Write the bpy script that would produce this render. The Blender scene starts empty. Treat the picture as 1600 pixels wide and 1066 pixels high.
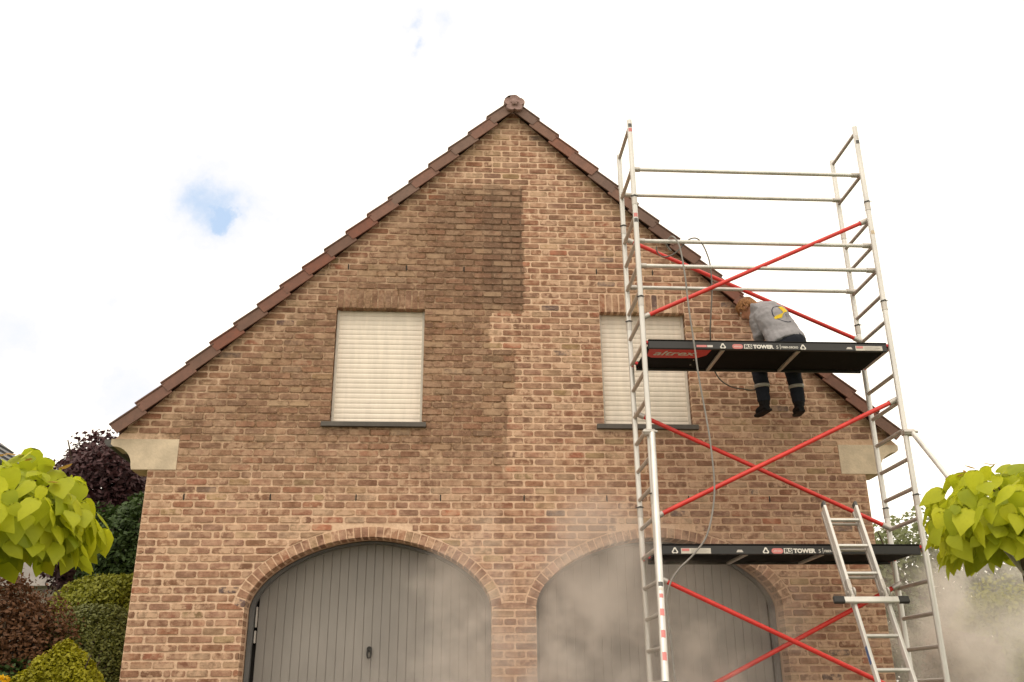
import bpy, math, random
import numpy as np
from mathutils import Vector, Matrix

random.seed(7)
RNG = np.random.default_rng(11)
SC = bpy.context.scene
COL = SC.collection

# ------------------------------------------------------------------ camera
CAM_F, YAW, PITCH, ROLL = 1461.47, 0.0671582, 0.3718373, -0.009612
CAM_P = Vector((-0.7505, -9.5225, 0.511))
fwd = Vector((math.sin(YAW) * math.cos(PITCH), math.cos(YAW) * math.cos(PITCH), math.sin(PITCH)))
right = Vector((math.cos(YAW), -math.sin(YAW), 0))
up = right.cross(fwd)
cr, sr = math.cos(ROLL), math.sin(ROLL)
r2 = right * cr + up * sr
u2 = -right * sr + up * cr
cd = bpy.data.cameras.new('camera')
cam = bpy.data.objects.new('camera', cd)
COL.objects.link(cam)
cd.sensor_width = 36
cd.lens = CAM_F / 1600 * 36
cd.clip_end = 2000
m = Matrix.Identity(4)
for i in range(3):
    m[i][0], m[i][1], m[i][2], m[i][3] = r2[i], u2[i], -fwd[i], CAM_P[i]
cam.matrix_world = m
SC.camera = cam

# ------------------------------------------------------------------ light and sky
SUN_EL, SUN_AZ = math.radians(58), math.radians(205)      # azimuth clockwise from +Y: behind the camera, to its left
world = bpy.data.worlds.new('World')
SC.world = world
world.use_nodes = True
wt = world.node_tree
wt.nodes.clear()


class N:
    """tiny node helper"""
    def __init__(self, tree):
        self.t = tree

    def new(self, kind, **kw):
        n = self.t.nodes.new(kind)
        for k, v in kw.items():
            setattr(n, k, v)
        return n

    def put(self, sock, v):
        if v is None:
            return
        if isinstance(v, bpy.types.NodeSocket):
            self.t.links.new(v, sock)
        else:
            if sock.type in ('RGBA',) and len(v) == 3:
                v = (*v, 1)
            sock.default_value = v

    def math(self, op, a, b=None, c=None, clamp=False):
        n = self.new('ShaderNodeMath', operation=op, use_clamp=clamp)
        for i, v in enumerate((a, b, c)):
            self.put(n.inputs[i], v)
        return n.outputs[0]

    def vmath(self, op, a, b=None, out=0):
        n = self.new('ShaderNodeVectorMath', operation=op)
        self.put(n.inputs[0], a)
        self.put(n.inputs[1], b)
        return n.outputs[out]

    def step(self, v, a, b, lo=0.0, hi=1.0):
        """smoothstep of v from a to b"""
        n = self.new('ShaderNodeMapRange', interpolation_type='SMOOTHSTEP')
        for i, x in enumerate((v, a, b, lo, hi)):
            self.put(n.inputs[i], x)
        return n.outputs[0]

    def mix(self, f, a, b, mode='MIX'):
        n = self.new('ShaderNodeMix', data_type='RGBA', blend_type=mode)
        n.clamp_factor = True
        self.put(n.inputs[0], f)
        self.put(n.inputs[6], a)
        self.put(n.inputs[7], b)
        return n.outputs[2]

    def noise(self, vec=None, scale=5.0, detail=2.0, rough=0.5, out=0, dist=0.0):
        n = self.new('ShaderNodeTexNoise')
        self.put(n.inputs['Vector'], vec)
        n.inputs['Scale'].default_value = scale
        n.inputs['Detail'].default_value = detail
        n.inputs['Roughness'].default_value = rough
        n.inputs['Distortion'].default_value = dist
        return n.outputs[out]

    def sep(self, v):
        n = self.new('ShaderNodeSeparateXYZ')
        self.put(n.inputs[0], v)
        return n.outputs

    def comb(self, x, y, z):
        n = self.new('ShaderNodeCombineXYZ')
        for i, v in enumerate((x, y, z)):
            self.put(n.inputs[i], v)
        return n.outputs[0]


w = N(wt)
sky = w.new('ShaderNodeTexSky', sky_type='NISHITA')
sky.sun_disc = False
sky.sun_elevation = SUN_EL
sky.sun_rotation = SUN_AZ
sky.altitude = 50
wdir = w.vmath('NORMALIZE', w.new('ShaderNodeTexCoord').outputs['Generated'])
warp = w.vmath('SCALE', w.vmath('SUBTRACT', w.noise(wdir, 16.0, 6.0, 0.62, out=1), (0.5, 0.5, 0.5)), None)
warp.node.inputs['Scale'].default_value = 0.11
wd2 = w.vmath('ADD', wdir, warp)


def skydir(u, v):
    d = fwd + r2 * ((u - 800) / CAM_F) + u2 * ((533 - v) / CAM_F)
    return tuple(d.normalized())


# broken cloud: a nearly closed bright deck with a few gaps where the blue shows
gap = None
for (u, v, rad, amt) in ((348, 350, 0.032, 1.0), (336, 334, 0.060, 0.80), (296, 350, 0.034, 0.50), (290, 300, 0.02, 0.3), (655, 80, 0.019, 0.64), (638, 38, 0.020, 0.6),
                         (712, 52, 0.028, 0.58), (22, 530, 0.034, 0.5), (160, 468, 0.026, 0.42), (205, 605, 0.044, 0.5), (190, 578, 0.026, 0.5)):
    dist = w.vmath('DISTANCE', wd2, skydir(u, v), out=1)
    g = w.step(dist, rad * 1.5, 0.0, 0.0, amt * 1.12)
    gap = g if gap is None else w.math('MAXIMUM', gap, g)
wide = w.step(w.noise(wdir, 2.2, 4.0, 0.55), 0.67, 0.80, 0.0, 0.5)
gap = w.math('MAXIMUM', gap, wide)
CLOUD = (17.2, 15.9, 13.8)
cl = w.noise(wdir, 3.0, 4.0, 0.55)
clcol = w.mix(w.step(cl, 0.3, 0.7), tuple(c * 0.9 for c in CLOUD), tuple(c * 1.08 for c in CLOUD))
skyc = w.mix(0.6, sky.outputs[0], (8.4, 10.6, 13.6))
thin = w.mix(w.step(gap, 0.0, 0.45), clcol, (9.8, 9.85, 10.3))
thin = w.mix(w.step(gap, 0.45, 1.0), thin, skyc)
bg = w.new('ShaderNodeBackground')
w.put(bg.inputs[0], thin)
bg.inputs[1].default_value = 0.1
wo = w.new('ShaderNodeOutputWorld')
wt.links.new(bg.outputs[0], wo.inputs[0])

sd = bpy.data.lights.new('sun', 'SUN')
sd.energy = 0.9
sd.angle = math.radians(24)
sd.color = (1.0, 0.93, 0.82)
sun = bpy.data.objects.new('sun', sd)
COL.objects.link(sun)
sdir = Vector((math.sin(SUN_AZ) * math.cos(SUN_EL), math.cos(SUN_AZ) * math.cos(SUN_EL), math.sin(SUN_EL)))
sun.rotation_euler = sdir.to_track_quat('Z', 'Y').to_euler()
sun.location = sdir * 40

SC.view_settings.view_transform = 'Standard'
SC.view_settings.look = 'None'
SC.view_settings.exposure = 0.0
SC.view_settings.gamma = 1.0
SC.view_settings.use_curve_mapping = False
SC.cycles.max_bounces = 8
SC.cycles.volume_bounces = 2
SC.cycles.transparent_max_bounces = 8


# ------------------------------------------------------------------ helpers
def lin(c):
    return tuple((x / 255 / 12.92 if x / 255 <= 0.04045 else ((x / 255 + 0.055) / 1.055) ** 2.4) for x in c)


LF = (1.02, 0.92, 0.80)       # light on the facade: picture value of a white surface


def alb(r, g, b, k=1.0):
    return tuple(min(0.85, v / f * k) for v, f in zip(lin((r, g, b)), LF))


WL = {}


def tag(o, label=None, cat=None, group=None, kind=None):
    for k, v in (('label', label), ('category', cat), ('group', group), ('kind', kind)):
        if v:
            o[k] = v
    return o


def empty(name, loc, label=None, cat=None, group=None):
    o = bpy.data.objects.new(name, None)
    COL.objects.link(o)
    o.location = loc
    o.empty_display_size = 0.2
    WL[o] = Vector(loc)
    return tag(o, label, cat, group)


def link(o, parent, wloc):
    COL.objects.link(o)
    WL[o] = Vector(wloc)
    if parent is not None:
        o.parent = parent
        o.location = WL[o] - WL[parent]
    else:
        o.location = WL[o]
    return o


class MB:
    """collects shapes given in world coordinates; build() makes one mesh object of them"""
    def __init__(self):
        self.v, self.f, self.s, self.c = [], [], [], []
        self.col = None

    def add(self, vs, fs, smooth=False):
        b = len(self.v)
        self.v += [tuple(p) for p in vs]
        for f in fs:
            self.f.append(tuple(i + b for i in f))
            self.s.append(smooth)
            self.c.append(self.col)

    def box(self, x0, x1, y0, y1, z0, z1, M=None):
        vs = [Vector((x, y, z)) for x in (x0, x1) for y in (y0, y1) for z in (z0, z1)]
        if M is not None:
            vs = [M @ p for p in vs]
        self.add(vs, [(0, 1, 3, 2), (4, 6, 7, 5), (0, 4, 5, 1), (2, 3, 7, 6), (0, 2, 6, 4), (1, 5, 7, 3)])

    def cbox(self, x0, x1, y0, y1, z0, z1, c=0.004, M=None):
        """box with chamfered edges"""
        cx, cy, cz = (x0 + x1) / 2, (y0 + y1) / 2, (z0 + z1) / 2
        hx, hy, hz = (x1 - x0) / 2, (y1 - y0) / 2, (z1 - z0) / 2
        c = min(c, hx * .9, hy * .9, hz * .9)
        vs, idx = [], {}
        for sx in (-1, 1):
            for sy in (-1, 1):
                for sz in (-1, 1):
                    for ax in range(3):
                        p = [sx * (hx - c), sy * (hy - c), sz * (hz - c)]
                        p[ax] = (sx * hx, sy * hy, sz * hz)[ax]
                        idx[sx, sy, sz, ax] = len(vs)
                        q = Vector((cx + p[0], cy + p[1], cz + p[2]))
                        vs.append(M @ q if M is not None else q)
        fs = []
        for ax in range(3):
            o1, o2 = [a for a in range(3) if a != ax]
            for s in (-1, 1):
                quad = []
                for (a, b) in ((-1, -1), (1, -1), (1, 1), (-1, 1)):
                    k = [0, 0, 0]
                    k[ax], k[o1], k[o2] = s, a, b
                    quad.append(idx[k[0], k[1], k[2], ax])
                fs.append(quad if (s > 0) == (ax != 1) else quad[::-1])
            for a in (-1, 1):
                for b in (-1, 1):
                    k0, k1 = [0, 0, 0], [0, 0, 0]
                    k0[o1] = k1[o1] = a
                    k0[o2] = k1[o2] = b
                    k0[ax], k1[ax] = -1, 1
                    q = [idx[(*k0, o1)], idx[(*k1, o1)], idx[(*k1, o2)], idx[(*k0, o2)]]
                    sgn = a * b * (1 if ax != 1 else -1)
                    fs.append(q if sgn > 0 else q[::-1])
        for sx in (-1, 1):
            for sy in (-1, 1):
                for sz in (-1, 1):
                    t = [idx[sx, sy, sz, 0], idx[sx, sy, sz, 1], idx[sx, sy, sz, 2]]
                    fs.append(t if sx * sy * sz > 0 else t[::-1])
        self.add(vs, fs)

    def tube(self, p0, p1, r, n=10, r1=None, cap=True):
        self.sweep([p0, p1], [r, r if r1 is None else r1], n, cap)

    def sweep(self, pts, r, n=10, cap=True):
        pts = [Vector(p) for p in pts]
        if not hasattr(r, '__len__'):
            r = [r] * len(pts)
        vs, fs = [], []
        prev = None
        for i, p in enumerate(pts):
            t = (pts[min(i + 1, len(pts) - 1)] - pts[max(i - 1, 0)]).normalized()
            if prev is None:
                a = Vector((0, 0, 1)) if abs(t.z) < 0.9 else Vector((1, 0, 0))
                e = t.cross(a).normalized()
            else:
                e = (prev - t * prev.dot(t)).normalized()
            prev = e
            g = t.cross(e)
            for k in range(n):
                a = 2 * math.pi * k / n
                vs.append(p + (e * math.cos(a) + g * math.sin(a)) * r[i])
        for i in range(len(pts) - 1):
            for k in range(n):
                k2 = (k + 1) % n
                fs.append((i * n + k, i * n + k2, (i + 1) * n + k2, (i + 1) * n + k))
        self.add(vs, fs, True)
        if cap:
            self.add(vs[:n], [tuple(range(n - 1, -1, -1))])
            self.add(vs[-n:], [tuple(range(n))])

    def prism(self, poly, y0, y1):
        """poly: list of (x, z), counter-clockwise seen from the front (-y)"""
        n = len(poly)
        vs = [(x, y0, z) for x, z in poly] + [(x, y1, z) for x, z in poly]
        fs = [tuple(range(n)), tuple(range(2 * n - 1, n - 1, -1))]
        fs += [(i, i + n, (i + 1) % n + n, (i + 1) % n) for i in range(n)]
        self.add(vs, fs)

    def ball(self, c, r, n=10, mrings=7):
        if not hasattr(r, '__len__'):
            r = (r, r, r)
        vs = [(c[0], c[1], c[2] + r[2])]
        for i in range(1, mrings):
            a = math.pi * i / mrings
            for k in range(n):
                b = 2 * math.pi * k / n
                vs.append((c[0] + r[0] * math.sin(a) * math.cos(b), c[1] + r[1] * math.sin(a) * math.sin(b), c[2] + r[2] * math.cos(a)))
        vs.append((c[0], c[1], c[2] - r[2]))
        fs = [(0, 1 + k, 1 + (k + 1) % n) for k in range(n)]
        for i in range(mrings - 2):
            for k in range(n):
                a, b = 1 + i * n + k, 1 + i * n + (k + 1) % n
                fs.append((a, a + n, b + n, b))
        l = len(vs) - 1
        fs += [(l, l - n + (k + 1) % n, l - n + k) for k in range(n)]
        self.add(vs, fs, True)

    def build(self, name, mat, parent=None, origin=None):
        me = bpy.data.meshes.new(name)
        a = np.array(self.v, dtype=float).reshape(-1, 3)
        c = Vector(origin) if origin is not None else Vector(((a.min(0) + a.max(0)) / 2).tolist())
        me.from_pydata((a - np.array(c)).tolist(), [], self.f)
        me.polygons.foreach_set('use_smooth', self.s)
        if any(x is not None for x in self.c):
            at = me.color_attributes.new('tint', 'FLOAT_COLOR', 'CORNER')
            buf = []
            for f, x in zip(self.f, self.c):
                buf += list(x or (1, 1, 1, 1)) * len(f)
            at.data.foreach_set('color', buf)
        me.update()
        me.materials.append(mat)
        return link(bpy.data.objects.new(name, me), parent, c)


def share(src, name, parent, wloc, M3=None):
    o = bpy.data.objects.new(name, src)
    COL.objects.link(o)
    o.parent = parent
    W = Matrix.Translation(Vector(wloc) - WL[parent])
    if M3 is not None:
        W = W @ M3.to_4x4()
    o.matrix_basis = W
    WL[o] = Vector(wloc)
    return o


# ------------------------------------------------------------------ materials
def material(name, build):
    mt = bpy.data.materials.new(name)
    mt.use_nodes = True
    t = mt.node_tree
    t.nodes.clear()
    n = N(t)
    out = n.new('ShaderNodeOutputMaterial')
    build(n, out)
    return mt


def pbr(n, out, col, rough=0.7, metal=0.0, height=None, bump=0.3, bdist=0.01, spec=None):
    p = n.new('ShaderNodeBsdfPrincipled')
    n.put(p.inputs['Base Color'], col)
    n.put(p.inputs['Roughness'], rough)
    p.inputs['Metallic'].default_value = metal
    if spec is not None:
        p.inputs['Specular IOR Level'].default_value = spec
    if height is not None:
        b = n.new('ShaderNodeBump')
        b.inputs['Strength'].default_value = bump
        b.inputs['Distance'].default_value = bdist
        n.put(b.inputs['Height'], height)
        n.t.links.new(b.outputs[0], p.inputs['Normal'])
    n.t.links.new(p.outputs[0], out.inputs[0])
    return p


def gpos(n):
    return n.new('ShaderNodeNewGeometry').outputs['Position']


def plain(name, col, rough=0.6, metal=0.0, var=0.15, scale=6.0, bump=0.0, spec=None, stretch=None):
    def b(n, out):
        P = gpos(n)
        if stretch:
            P = n.vmath('MULTIPLY', P, stretch)
        s = n.noise(P, scale, 4.0, 0.6)
        f = n.noise(P, scale * 9, 3.0, 0.6)
        c = n.mix(n.step(s, 0.3, 0.7), tuple(x * (1 - var) for x in col), tuple(min(0.95, x * (1 + var)) for x in col))
        c = n.mix(n.step(f, 0.45, 0.75, 0, 0.5 * min(1, var * 3)), c, tuple(x * (1 - 1.6 * var) for x in col))
        ro = n.step(s, 0.2, 0.8, max(0.05, rough - 0.08), min(1, rough + 0.08))
        pbr(n, out, c, ro, metal, f if bump else None, bump, 0.006, spec)
    return material(name, b)


def dirt_mask(n, P):
    """where the facade is still unwashed: 1 dirty, 0 washed clean"""
    x, y, z = n.sep(P)
    j = n.math('SUBTRACT', n.noise(P, 16.0, 3.0, 0.6), 0.5)
    big = n.noise(P, 1.1, 4.0, 0.6)
    mid = n.noise(P, 4.5, 4.0, 0.65)
    row = n.math('FLOOR', n.math('ADD', n.math('DIVIDE', n.math('SUBTRACT', z, 7.0), -0.07628), 0.5))
    odd = n.math('FLOORED_MODULO', row, 2.0)
    colm = n.math('FLOOR', n.math('SUBTRACT', n.math('DIVIDE', x, 0.21454), n.math('MULTIPLY', n.math('SUBTRACT', 1.0, odd), 0.5)))
    wn = n.new('ShaderNodeTexWhiteNoise', noise_dimensions='2D')
    n.put(wn.inputs['Vector'], n.comb(colm, row, 0.0))
    rnd, rnd3 = wn.outputs[0], n.sep(wn.outputs[1])
    xj = n.math('ADD', x, n.math('ADD', n.math('MULTIPLY', j, 0.04), n.math('MULTIPLY', n.math('SUBTRACT', rnd, 0.5), 0.03)))
    zj = n.math('ADD', z, n.math('MULTIPLY', j, 0.07))
    xb = n.math('ADD', 0.03, n.math('MULTIPLY', n.math('LESS_THAN', zj, 4.56), -0.385))
    xb = n.math('ADD', xb, n.math('MULTIPLY', n.math('LESS_THAN', zj, 4.13), 0.285))
    xb = n.math('ADD', xb, n.math('MULTIPLY', n.math('LESS_THAN', zj, 3.62), -0.10))
    side = n.step(n.math('SUBTRACT', xj, xb), 0.010, -0.010)
    top = n.step(n.math('ADD', zj, n.math('MULTIPLY', n.math('SUBTRACT', mid, 0.5), 0.2)), 6.24, 6.08)
    mz = n.math('ADD', z, n.math('MULTIPLY', n.math('SUBTRACT', mid, 0.5), 1.3))
    bot = n.step(mz, 2.15, 3.35)
    # paler joints close under the verge and towards the corners
    rake = n.math('SUBTRACT', n.math('SUBTRACT', 7.16, n.math('ABSOLUTE', n.math('ADD', x, 0.08))), z)
    rk = n.step(n.math('ADD', rake, n.math('MULTIPLY', n.math('SUBTRACT', mid, 0.5), 0.5)), 0.06, 0.5)
    lft = n.step(x, -3.4, -0.9, 0.86, 1.0)
    var = n.step(n.math('ADD', n.math('MULTIPLY', big, 0.6), n.math('MULTIPLY', mid, 0.4)), 0.3, 0.5, 0.78, 1.05)
    var = n.math('MULTIPLY', var, n.step(rnd, 0.0, 1.0, 0.74, 1.1))
    m_ = side
    for q in (top, bot, rk, lft, var):
        m_ = n.math('MULTIPLY', m_, q)
    # the blackest stripe, beside the washed edge
    broad = n.step(n.math('ADD', xj, n.math('MULTIPLY', n.math('SUBTRACT', mid, 0.5), 0.5)), -1.25, -0.75, 0.0, 0.55)
    blk = n.math('MULTIPLY', n.math('MULTIPLY', n.math('MAXIMUM', n.step(xj, -0.47, -0.40), broad), side), n.math('MULTIPLY', top, n.step(z, 4.55, 4.75)))
    # wet: sprayed wall round the tower, plus haze put into the joint colour
    wet_haze = n.math('MULTIPLY', n.step(x, 0.5, 1.9), n.step(mz, 3.75, 3.2))
    wet_haze = n.math('MULTIPLY', wet_haze, n.step(mid, 0.2, 0.6, 0.65, 1.0))
    return m_, blk, wet_haze, big, mid, j, rnd, rnd3


def brick_build(n, out):
    P = gpos(n)
    dm, blk, wet_haze, big, mid, j, rnd, rnd3 = dirt_mask(n, P)
    at = n.new('ShaderNodeAttribute', attribute_name='tint')
    base, alpha = at.outputs['Color'], at.outputs['Alpha']
    Ps = n.vmath('MULTIPLY', P, (1.0, 1.0, 2.0))
    mott = n.noise(Ps, 22.0, 4.0, 0.65)
    fine = n.noise(P, 90.0, 4.0, 0.7)
    blot = n.noise(n.vmath('MULTIPLY', P, (1.0, 1.0, 1.6)), 7.5, 4.0, 0.6)
    c = n.mix(n.step(blot, 0.36, 0.62, 0.0, 1.0), n.mix(0.45, base, (0.085, 0.036, 0.014)), base)
    c = n.mix(n.step(mott, 0.50, 0.30, 0, 0.5), c, (0.15, 0.06, 0.03))
    c = n.mix(n.step(blot, 0.50, 0.66, 0.0, 0.5), c, alb(190, 150, 116))
    c = n.mix(n.step(n.noise(P, 5.0, 4.0, 0.65), 0.56, 0.70, 0.0, 0.28), c, alb(158, 126, 88))
    # lime and mortar smears on some bricks
    sm = n.math('MULTIPLY', n.step(n.noise(P, 13.0, 4.0, 0.65), 0.44, 0.60), alpha)
    c = n.mix(sm, c, alb(200, 158, 124))
    c = n.mix(n.step(fine, 0.56, 0.8, 0, 0.5), c, n.mix(0.5, base, (0.03, 0.02, 0.012)))
    # grime: brown film, some bricks keep their pale face
    film = n.mix(n.step(mott, 0.35, 0.68), alb(110, 80, 58), alb(147, 109, 82))
    film = n.mix(n.step(rnd3[0], 0.74, 0.96, 0.0, 0.55), film, alb(156, 106, 78))
    film = n.mix(n.step(rnd3[1], 0.66, 0.95, 0.0, 0.8), film, alb(172, 138, 104))
    film = n.mix(n.step(rnd3[2], 0.70, 0.95, 0.0, 0.7), film, alb(98, 74, 56))
    film = n.mix(n.step(n.noise(P, 34.0, 3.0, 0.6), 0.57, 0.68, 0, 0.55), film, alb(184, 144, 112))
    moss = n.step(n.noise(P, 7.0, 4.0, 0.65), 0.52, 0.68)
    film = n.mix(n.math('MULTIPLY', moss, n.step(n.sep(P)[0], -1.0, -2.4, 0.0, 0.55)), film, alb(98, 80, 42))
    film = n.mix(n.step(blot, 0.34, 0.52, 0.6, 0.0), film, alb(96, 64, 46))
    film = n.mix(n.step(n.noise(P, 6.0, 3.0, 0.6), 0.58, 0.68, 0.0, 0.4), film, alb(158, 108, 80))
    c = n.mix(n.math('MULTIPLY', dm, 0.78), c, film)
    c = n.mix(n.math('MULTIPLY', n.math('MULTIPLY', blk, 0.46), n.step(rnd, 0.1, 0.8, 0.4, 1.0)), c, alb(98, 72, 55))
    c = n.mix(n.math('MULTIPLY', wet_haze, 0.30), c, n.mix(1.0, c, (0.55, 0.5, 0.46), 'MULTIPLY'))
    c = n.mix(n.step(n.noise(P, 2.6, 5.0, 0.7), 0.52, 0.66, 0.0, 0.30), c, alb(196, 156, 122))
    c = n.mix(n.step(n.noise(P, 55.0, 3.0, 0.6), 0.60, 0.72, 0.0, 0.35), c, alb(205, 168, 134))
    h = n.math('ADD', n.math('MULTIPLY', mott, 0.6), n.math('MULTIPLY', fine, 0.4))
    pbr(n, out, c, n.step(wet_haze, 0, 1, 0.9, 0.72), 0, h, 0.6, 0.008, 0.25)


def mortar_build(n, out):
    P = gpos(n)
    dm, blk, wet_haze, big, mid, j, rnd, rnd3 = dirt_mask(n, P)
    f1 = n.noise(P, 26.0, 5.0, 0.7)
    f2 = n.noise(P, 140.0, 3.0, 0.7)
    c = n.mix(n.step(f1, 0.3, 0.7), alb(206, 164, 130), alb(230, 190, 154))
    c = n.mix(n.step(big, 0.35, 0.65, 0, 0.35), c, alb(205, 162, 122))
    c = n.mix(n.step(f2, 0.55, 0.8, 0, 0.35), c, alb(172, 130, 100))
    d = n.mix(n.step(f1, 0.38, 0.62), alb(98, 71, 48), alb(146, 108, 77))
    c = n.mix(n.math('MULTIPLY', dm, n.step(n.noise(P, 9.0, 3.0, 0.6), 0.36, 0.58, 0.62, 0.95)), c, d)
    c = n.mix(n.math('MULTIPLY', blk, 0.6), c, alb(82, 60, 46))
    c = n.mix(n.math('MULTIPLY', wet_haze, 0.5), c, n.mix(1.0, c, (0.62, 0.56, 0.52), 'MULTIPLY'))
    pbr(n, out, c, 0.92, 0, n.math('ADD', n.math('MULTIPLY', f1, 0.7), n.math('MULTIPLY', f2, 0.3)), 0.7, 0.01, 0.2)


M = {}
M['brick'] = material('brick', brick_build)
M['mortar'] = material('mortar', mortar_build)


def tile_build(n, out):
    P = gpos(n)
    at = n.new('ShaderNodeAttribute', attribute_name='tint')
    f = n.noise(P, 9.0, 5.0, 0.65)
    g = n.noise(P, 60.0, 3.0, 0.7)
    c = n.mix(n.step(f, 0.35, 0.7), n.mix(0.35, at.outputs['Color'], (0.08, 0.045, 0.035)), at.outputs['Color'])
    c = n.mix(n.step(g, 0.5, 0.8, 0, 0.5), c, alb(84, 72, 60))
    pbr(n, out, c, 0.7, 0, g, 0.35, 0.005, 0.4)


M['tile'] = material('clay_tile', tile_build)
M['stone'] = plain('kneeler_stone', alb(200, 173, 140), 0.9, var=0.16, scale=5, bump=0.5)
M['shutter'] = plain('shutter_cream', alb(229, 206, 180), 0.5, var=0.06, scale=2.5, stretch=(6, 1, 1))
M['rail'] = plain('guide_rail', alb(205, 188, 166), 0.5, var=0.05)
M['sill'] = plain('bluestone', alb(86, 76, 66), 0.7, var=0.2, bump=0.2)
M['door'] = plain('garage_paint', alb(138, 126, 113), 0.5, var=0.10, scale=2.2, stretch=(1, 1, .35))
M['doorframe'] = plain('door_frame', alb(98, 94, 88), 0.45, var=0.08)
M['dark'] = plain('dark_gap', (0.012, 0.01, 0.009), 0.8)
M['black_metal'] = plain('black_metal', (0.03, 0.028, 0.026), 0.45, 0.6)
M['zinc'] = plain('zinc', (0.10, 0.095, 0.09), 0.55, 0.5)
M['alu'] = plain('aluminium', (0.66, 0.635, 0.60), 0.42, 0.45, var=0.12, scale=5, stretch=(1, 1, .3))
M['alu_dull'] = plain('aluminium_dull', (0.52, 0.48, 0.44), 0.48, 0.55, var=0.10, scale=8)
M['red'] = plain('red_paint', (0.62, 0.035, 0.026), 0.38, 0, var=0.12, scale=7)
M['deck_black'] = plain('deck_black', (0.010, 0.009, 0.009), 0.85, 0, var=0.3, scale=9, spec=0.15)
M['fascia'] = plain('fascia_grey', (0.026, 0.024, 0.024), 0.5, 0, var=0.12)
M['print_white'] = plain('print_white', (0.72, 0.68, 0.62), 0.6, var=0.04)
M['print_red'] = plain('print_red', (0.72, 0.04, 0.04), 0.5, var=0.06)
M['print_pink'] = plain('print_pink', (0.62, 0.2, 0.19), 0.5, var=0.06)
M['print_black'] = plain('print_black', (0.02, 0.02, 0.02), 0.6)
M['rubber'] = plain('rubber', (0.028, 0.026, 0.025), 0.7)
M['hose'] = plain('hose_grey', (0.13, 0.115, 0.10), 0.5)
M['hose_pale'] = plain('hose_pale', (0.24, 0.22, 0.20), 0.55)
M['skin'] = plain('skin', (0.46, 0.21, 0.125), 0.5, var=0.08)
M['shirt'] = plain('grey_sweatshirt', (0.31, 0.295, 0.31), 0.95, var=0.10, scale=7, bump=0.35, spec=0.15)
M['trouser'] = plain('navy_trousers', (0.018, 0.020, 0.028), 0.9, var=0.25, scale=7, bump=0.3, spec=0.2)
M['band'] = plain('reflective_band', (0.34, 0.31, 0.27), 0.5, var=0.06)
M['boot'] = plain('boot_black', (0.008, 0.007, 0.007), 0.7, var=0.2, spec=0.2)
M['emblem_yellow'] = plain('emblem_yellow', (0.72, 0.50, 0.02), 0.8, var=0.08)
M['emblem_navy'] = plain('emblem_navy', (0.025, 0.025, 0.05), 0.8)
M['bark'] = plain('bark', (0.10, 0.07, 0.045), 0.9, var=0.3, scale=14, bump=0.6)


def hair_build(n, out):
    P = n.vmath('MULTIPLY', gpos(n), (60.0, 60.0, 14.0))
    f = n.noise(P, 2.0, 4.0, 0.6)
    c = n.mix(n.step(f, 0.3, 0.7), (0.17, 0.072, 0.025), (0.42, 0.20, 0.075))
    pbr(n, out, c, 0.55, 0, f, 0.8, 0.01, 0.3)


M['hair'] = material('ginger_hair', hair_build)


def leaf_material(name, c_lo, c_hi, trans=0.35, attr=False, red=None, trans_col=None):
    def b(n, out):
        if attr:
            a = n.new('ShaderNodeAttribute', attribute_name='tint').outputs['Fac']
        else:
            a = n.new('ShaderNodeObjectInfo').outputs['Random']
        P = gpos(n)
        f = n.noise(P, 5.0, 3.0, 0.6)
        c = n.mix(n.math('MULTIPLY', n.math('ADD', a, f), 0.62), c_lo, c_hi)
        v = n.noise(P, 45.0, 2.0, 0.5)
        c = n.mix(n.step(v, 0.5, 0.75, 0, 0.25), c, tuple(x * 0.55 for x in c_hi))
        if red is not None:
            c = n.mix(n.step(a, 0.93, 0.99), c, red)
        p = pbr(n, out, c, 0.55, 0, n.noise(P, 30.0, 2.0), 0.25, 0.01, 0.3)
        tr = n.new('ShaderNodeBsdfTranslucent')
        n.put(tr.inputs[0], n.mix(0.5, c, trans_col if trans_col else c_hi))
        mx = n.new('ShaderNodeMixShader')
        mx.inputs[0].default_value = trans
        n.t.links.new(p.outputs[0], mx.inputs[1])
        n.t.links.new(tr.outputs[0], mx.inputs[2])
        n.t.links.new(mx.outputs[0], out.inputs[0])
    return material(name, b)


M['catalpa'] = leaf_material('golden_leaf', (0.14, 0.22, 0.014), (0.68, 0.68, 0.035), 0.52, trans_col=(0.70, 0.74, 0.03))
M['catalpa_new'] = leaf_material('bronze_leaf', (0.28, 0.13, 0.05), (0.48, 0.30, 0.06), 0.35)

# ------------------------------------------------------------------ ground
def ground_build(n, out):
    P = gpos(n)
    f = n.noise(P, 2.0, 5.0, 0.65)
    g = n.noise(P, 45.0, 3.0, 0.7)
    c = n.mix(n.step(f, 0.3, 0.7), (0.04, 0.07, 0.018), (0.09, 0.12, 0.03))
    c = n.mix(n.step(g, 0.5, 0.8, 0, 0.6), c, (0.03, 0.05, 0.012))
    pbr(n, out, c, 0.95, 0, g, 0.8, 0.03)


def paving_build(n, out):
    P = gpos(n)
    b = n.new('ShaderNodeTexBrick')
    n.put(b.inputs['Vector'], P)
    b.inputs['Color1'].default_value = (0.24, 0.19, 0.16, 1)
    b.inputs['Color2'].default_value = (0.31, 0.25, 0.21, 1)
    b.inputs['Mortar'].default_value = (0.10, 0.085, 0.07, 1)
    b.inputs['Scale'].default_value = 5.0
    b.inputs['Mortar Size'].default_value = 0.012
    f = n.noise(P, 1.5, 5.0, 0.6)
    c = n.mix(n.step(f, 0.3, 0.75, 0, 0.5), b.outputs['Color'], (0.14, 0.11, 0.09))
    pbr(n, out, c, 0.7, 0, n.noise(P, 40.0, 3.0), 0.4, 0.01)


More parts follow.
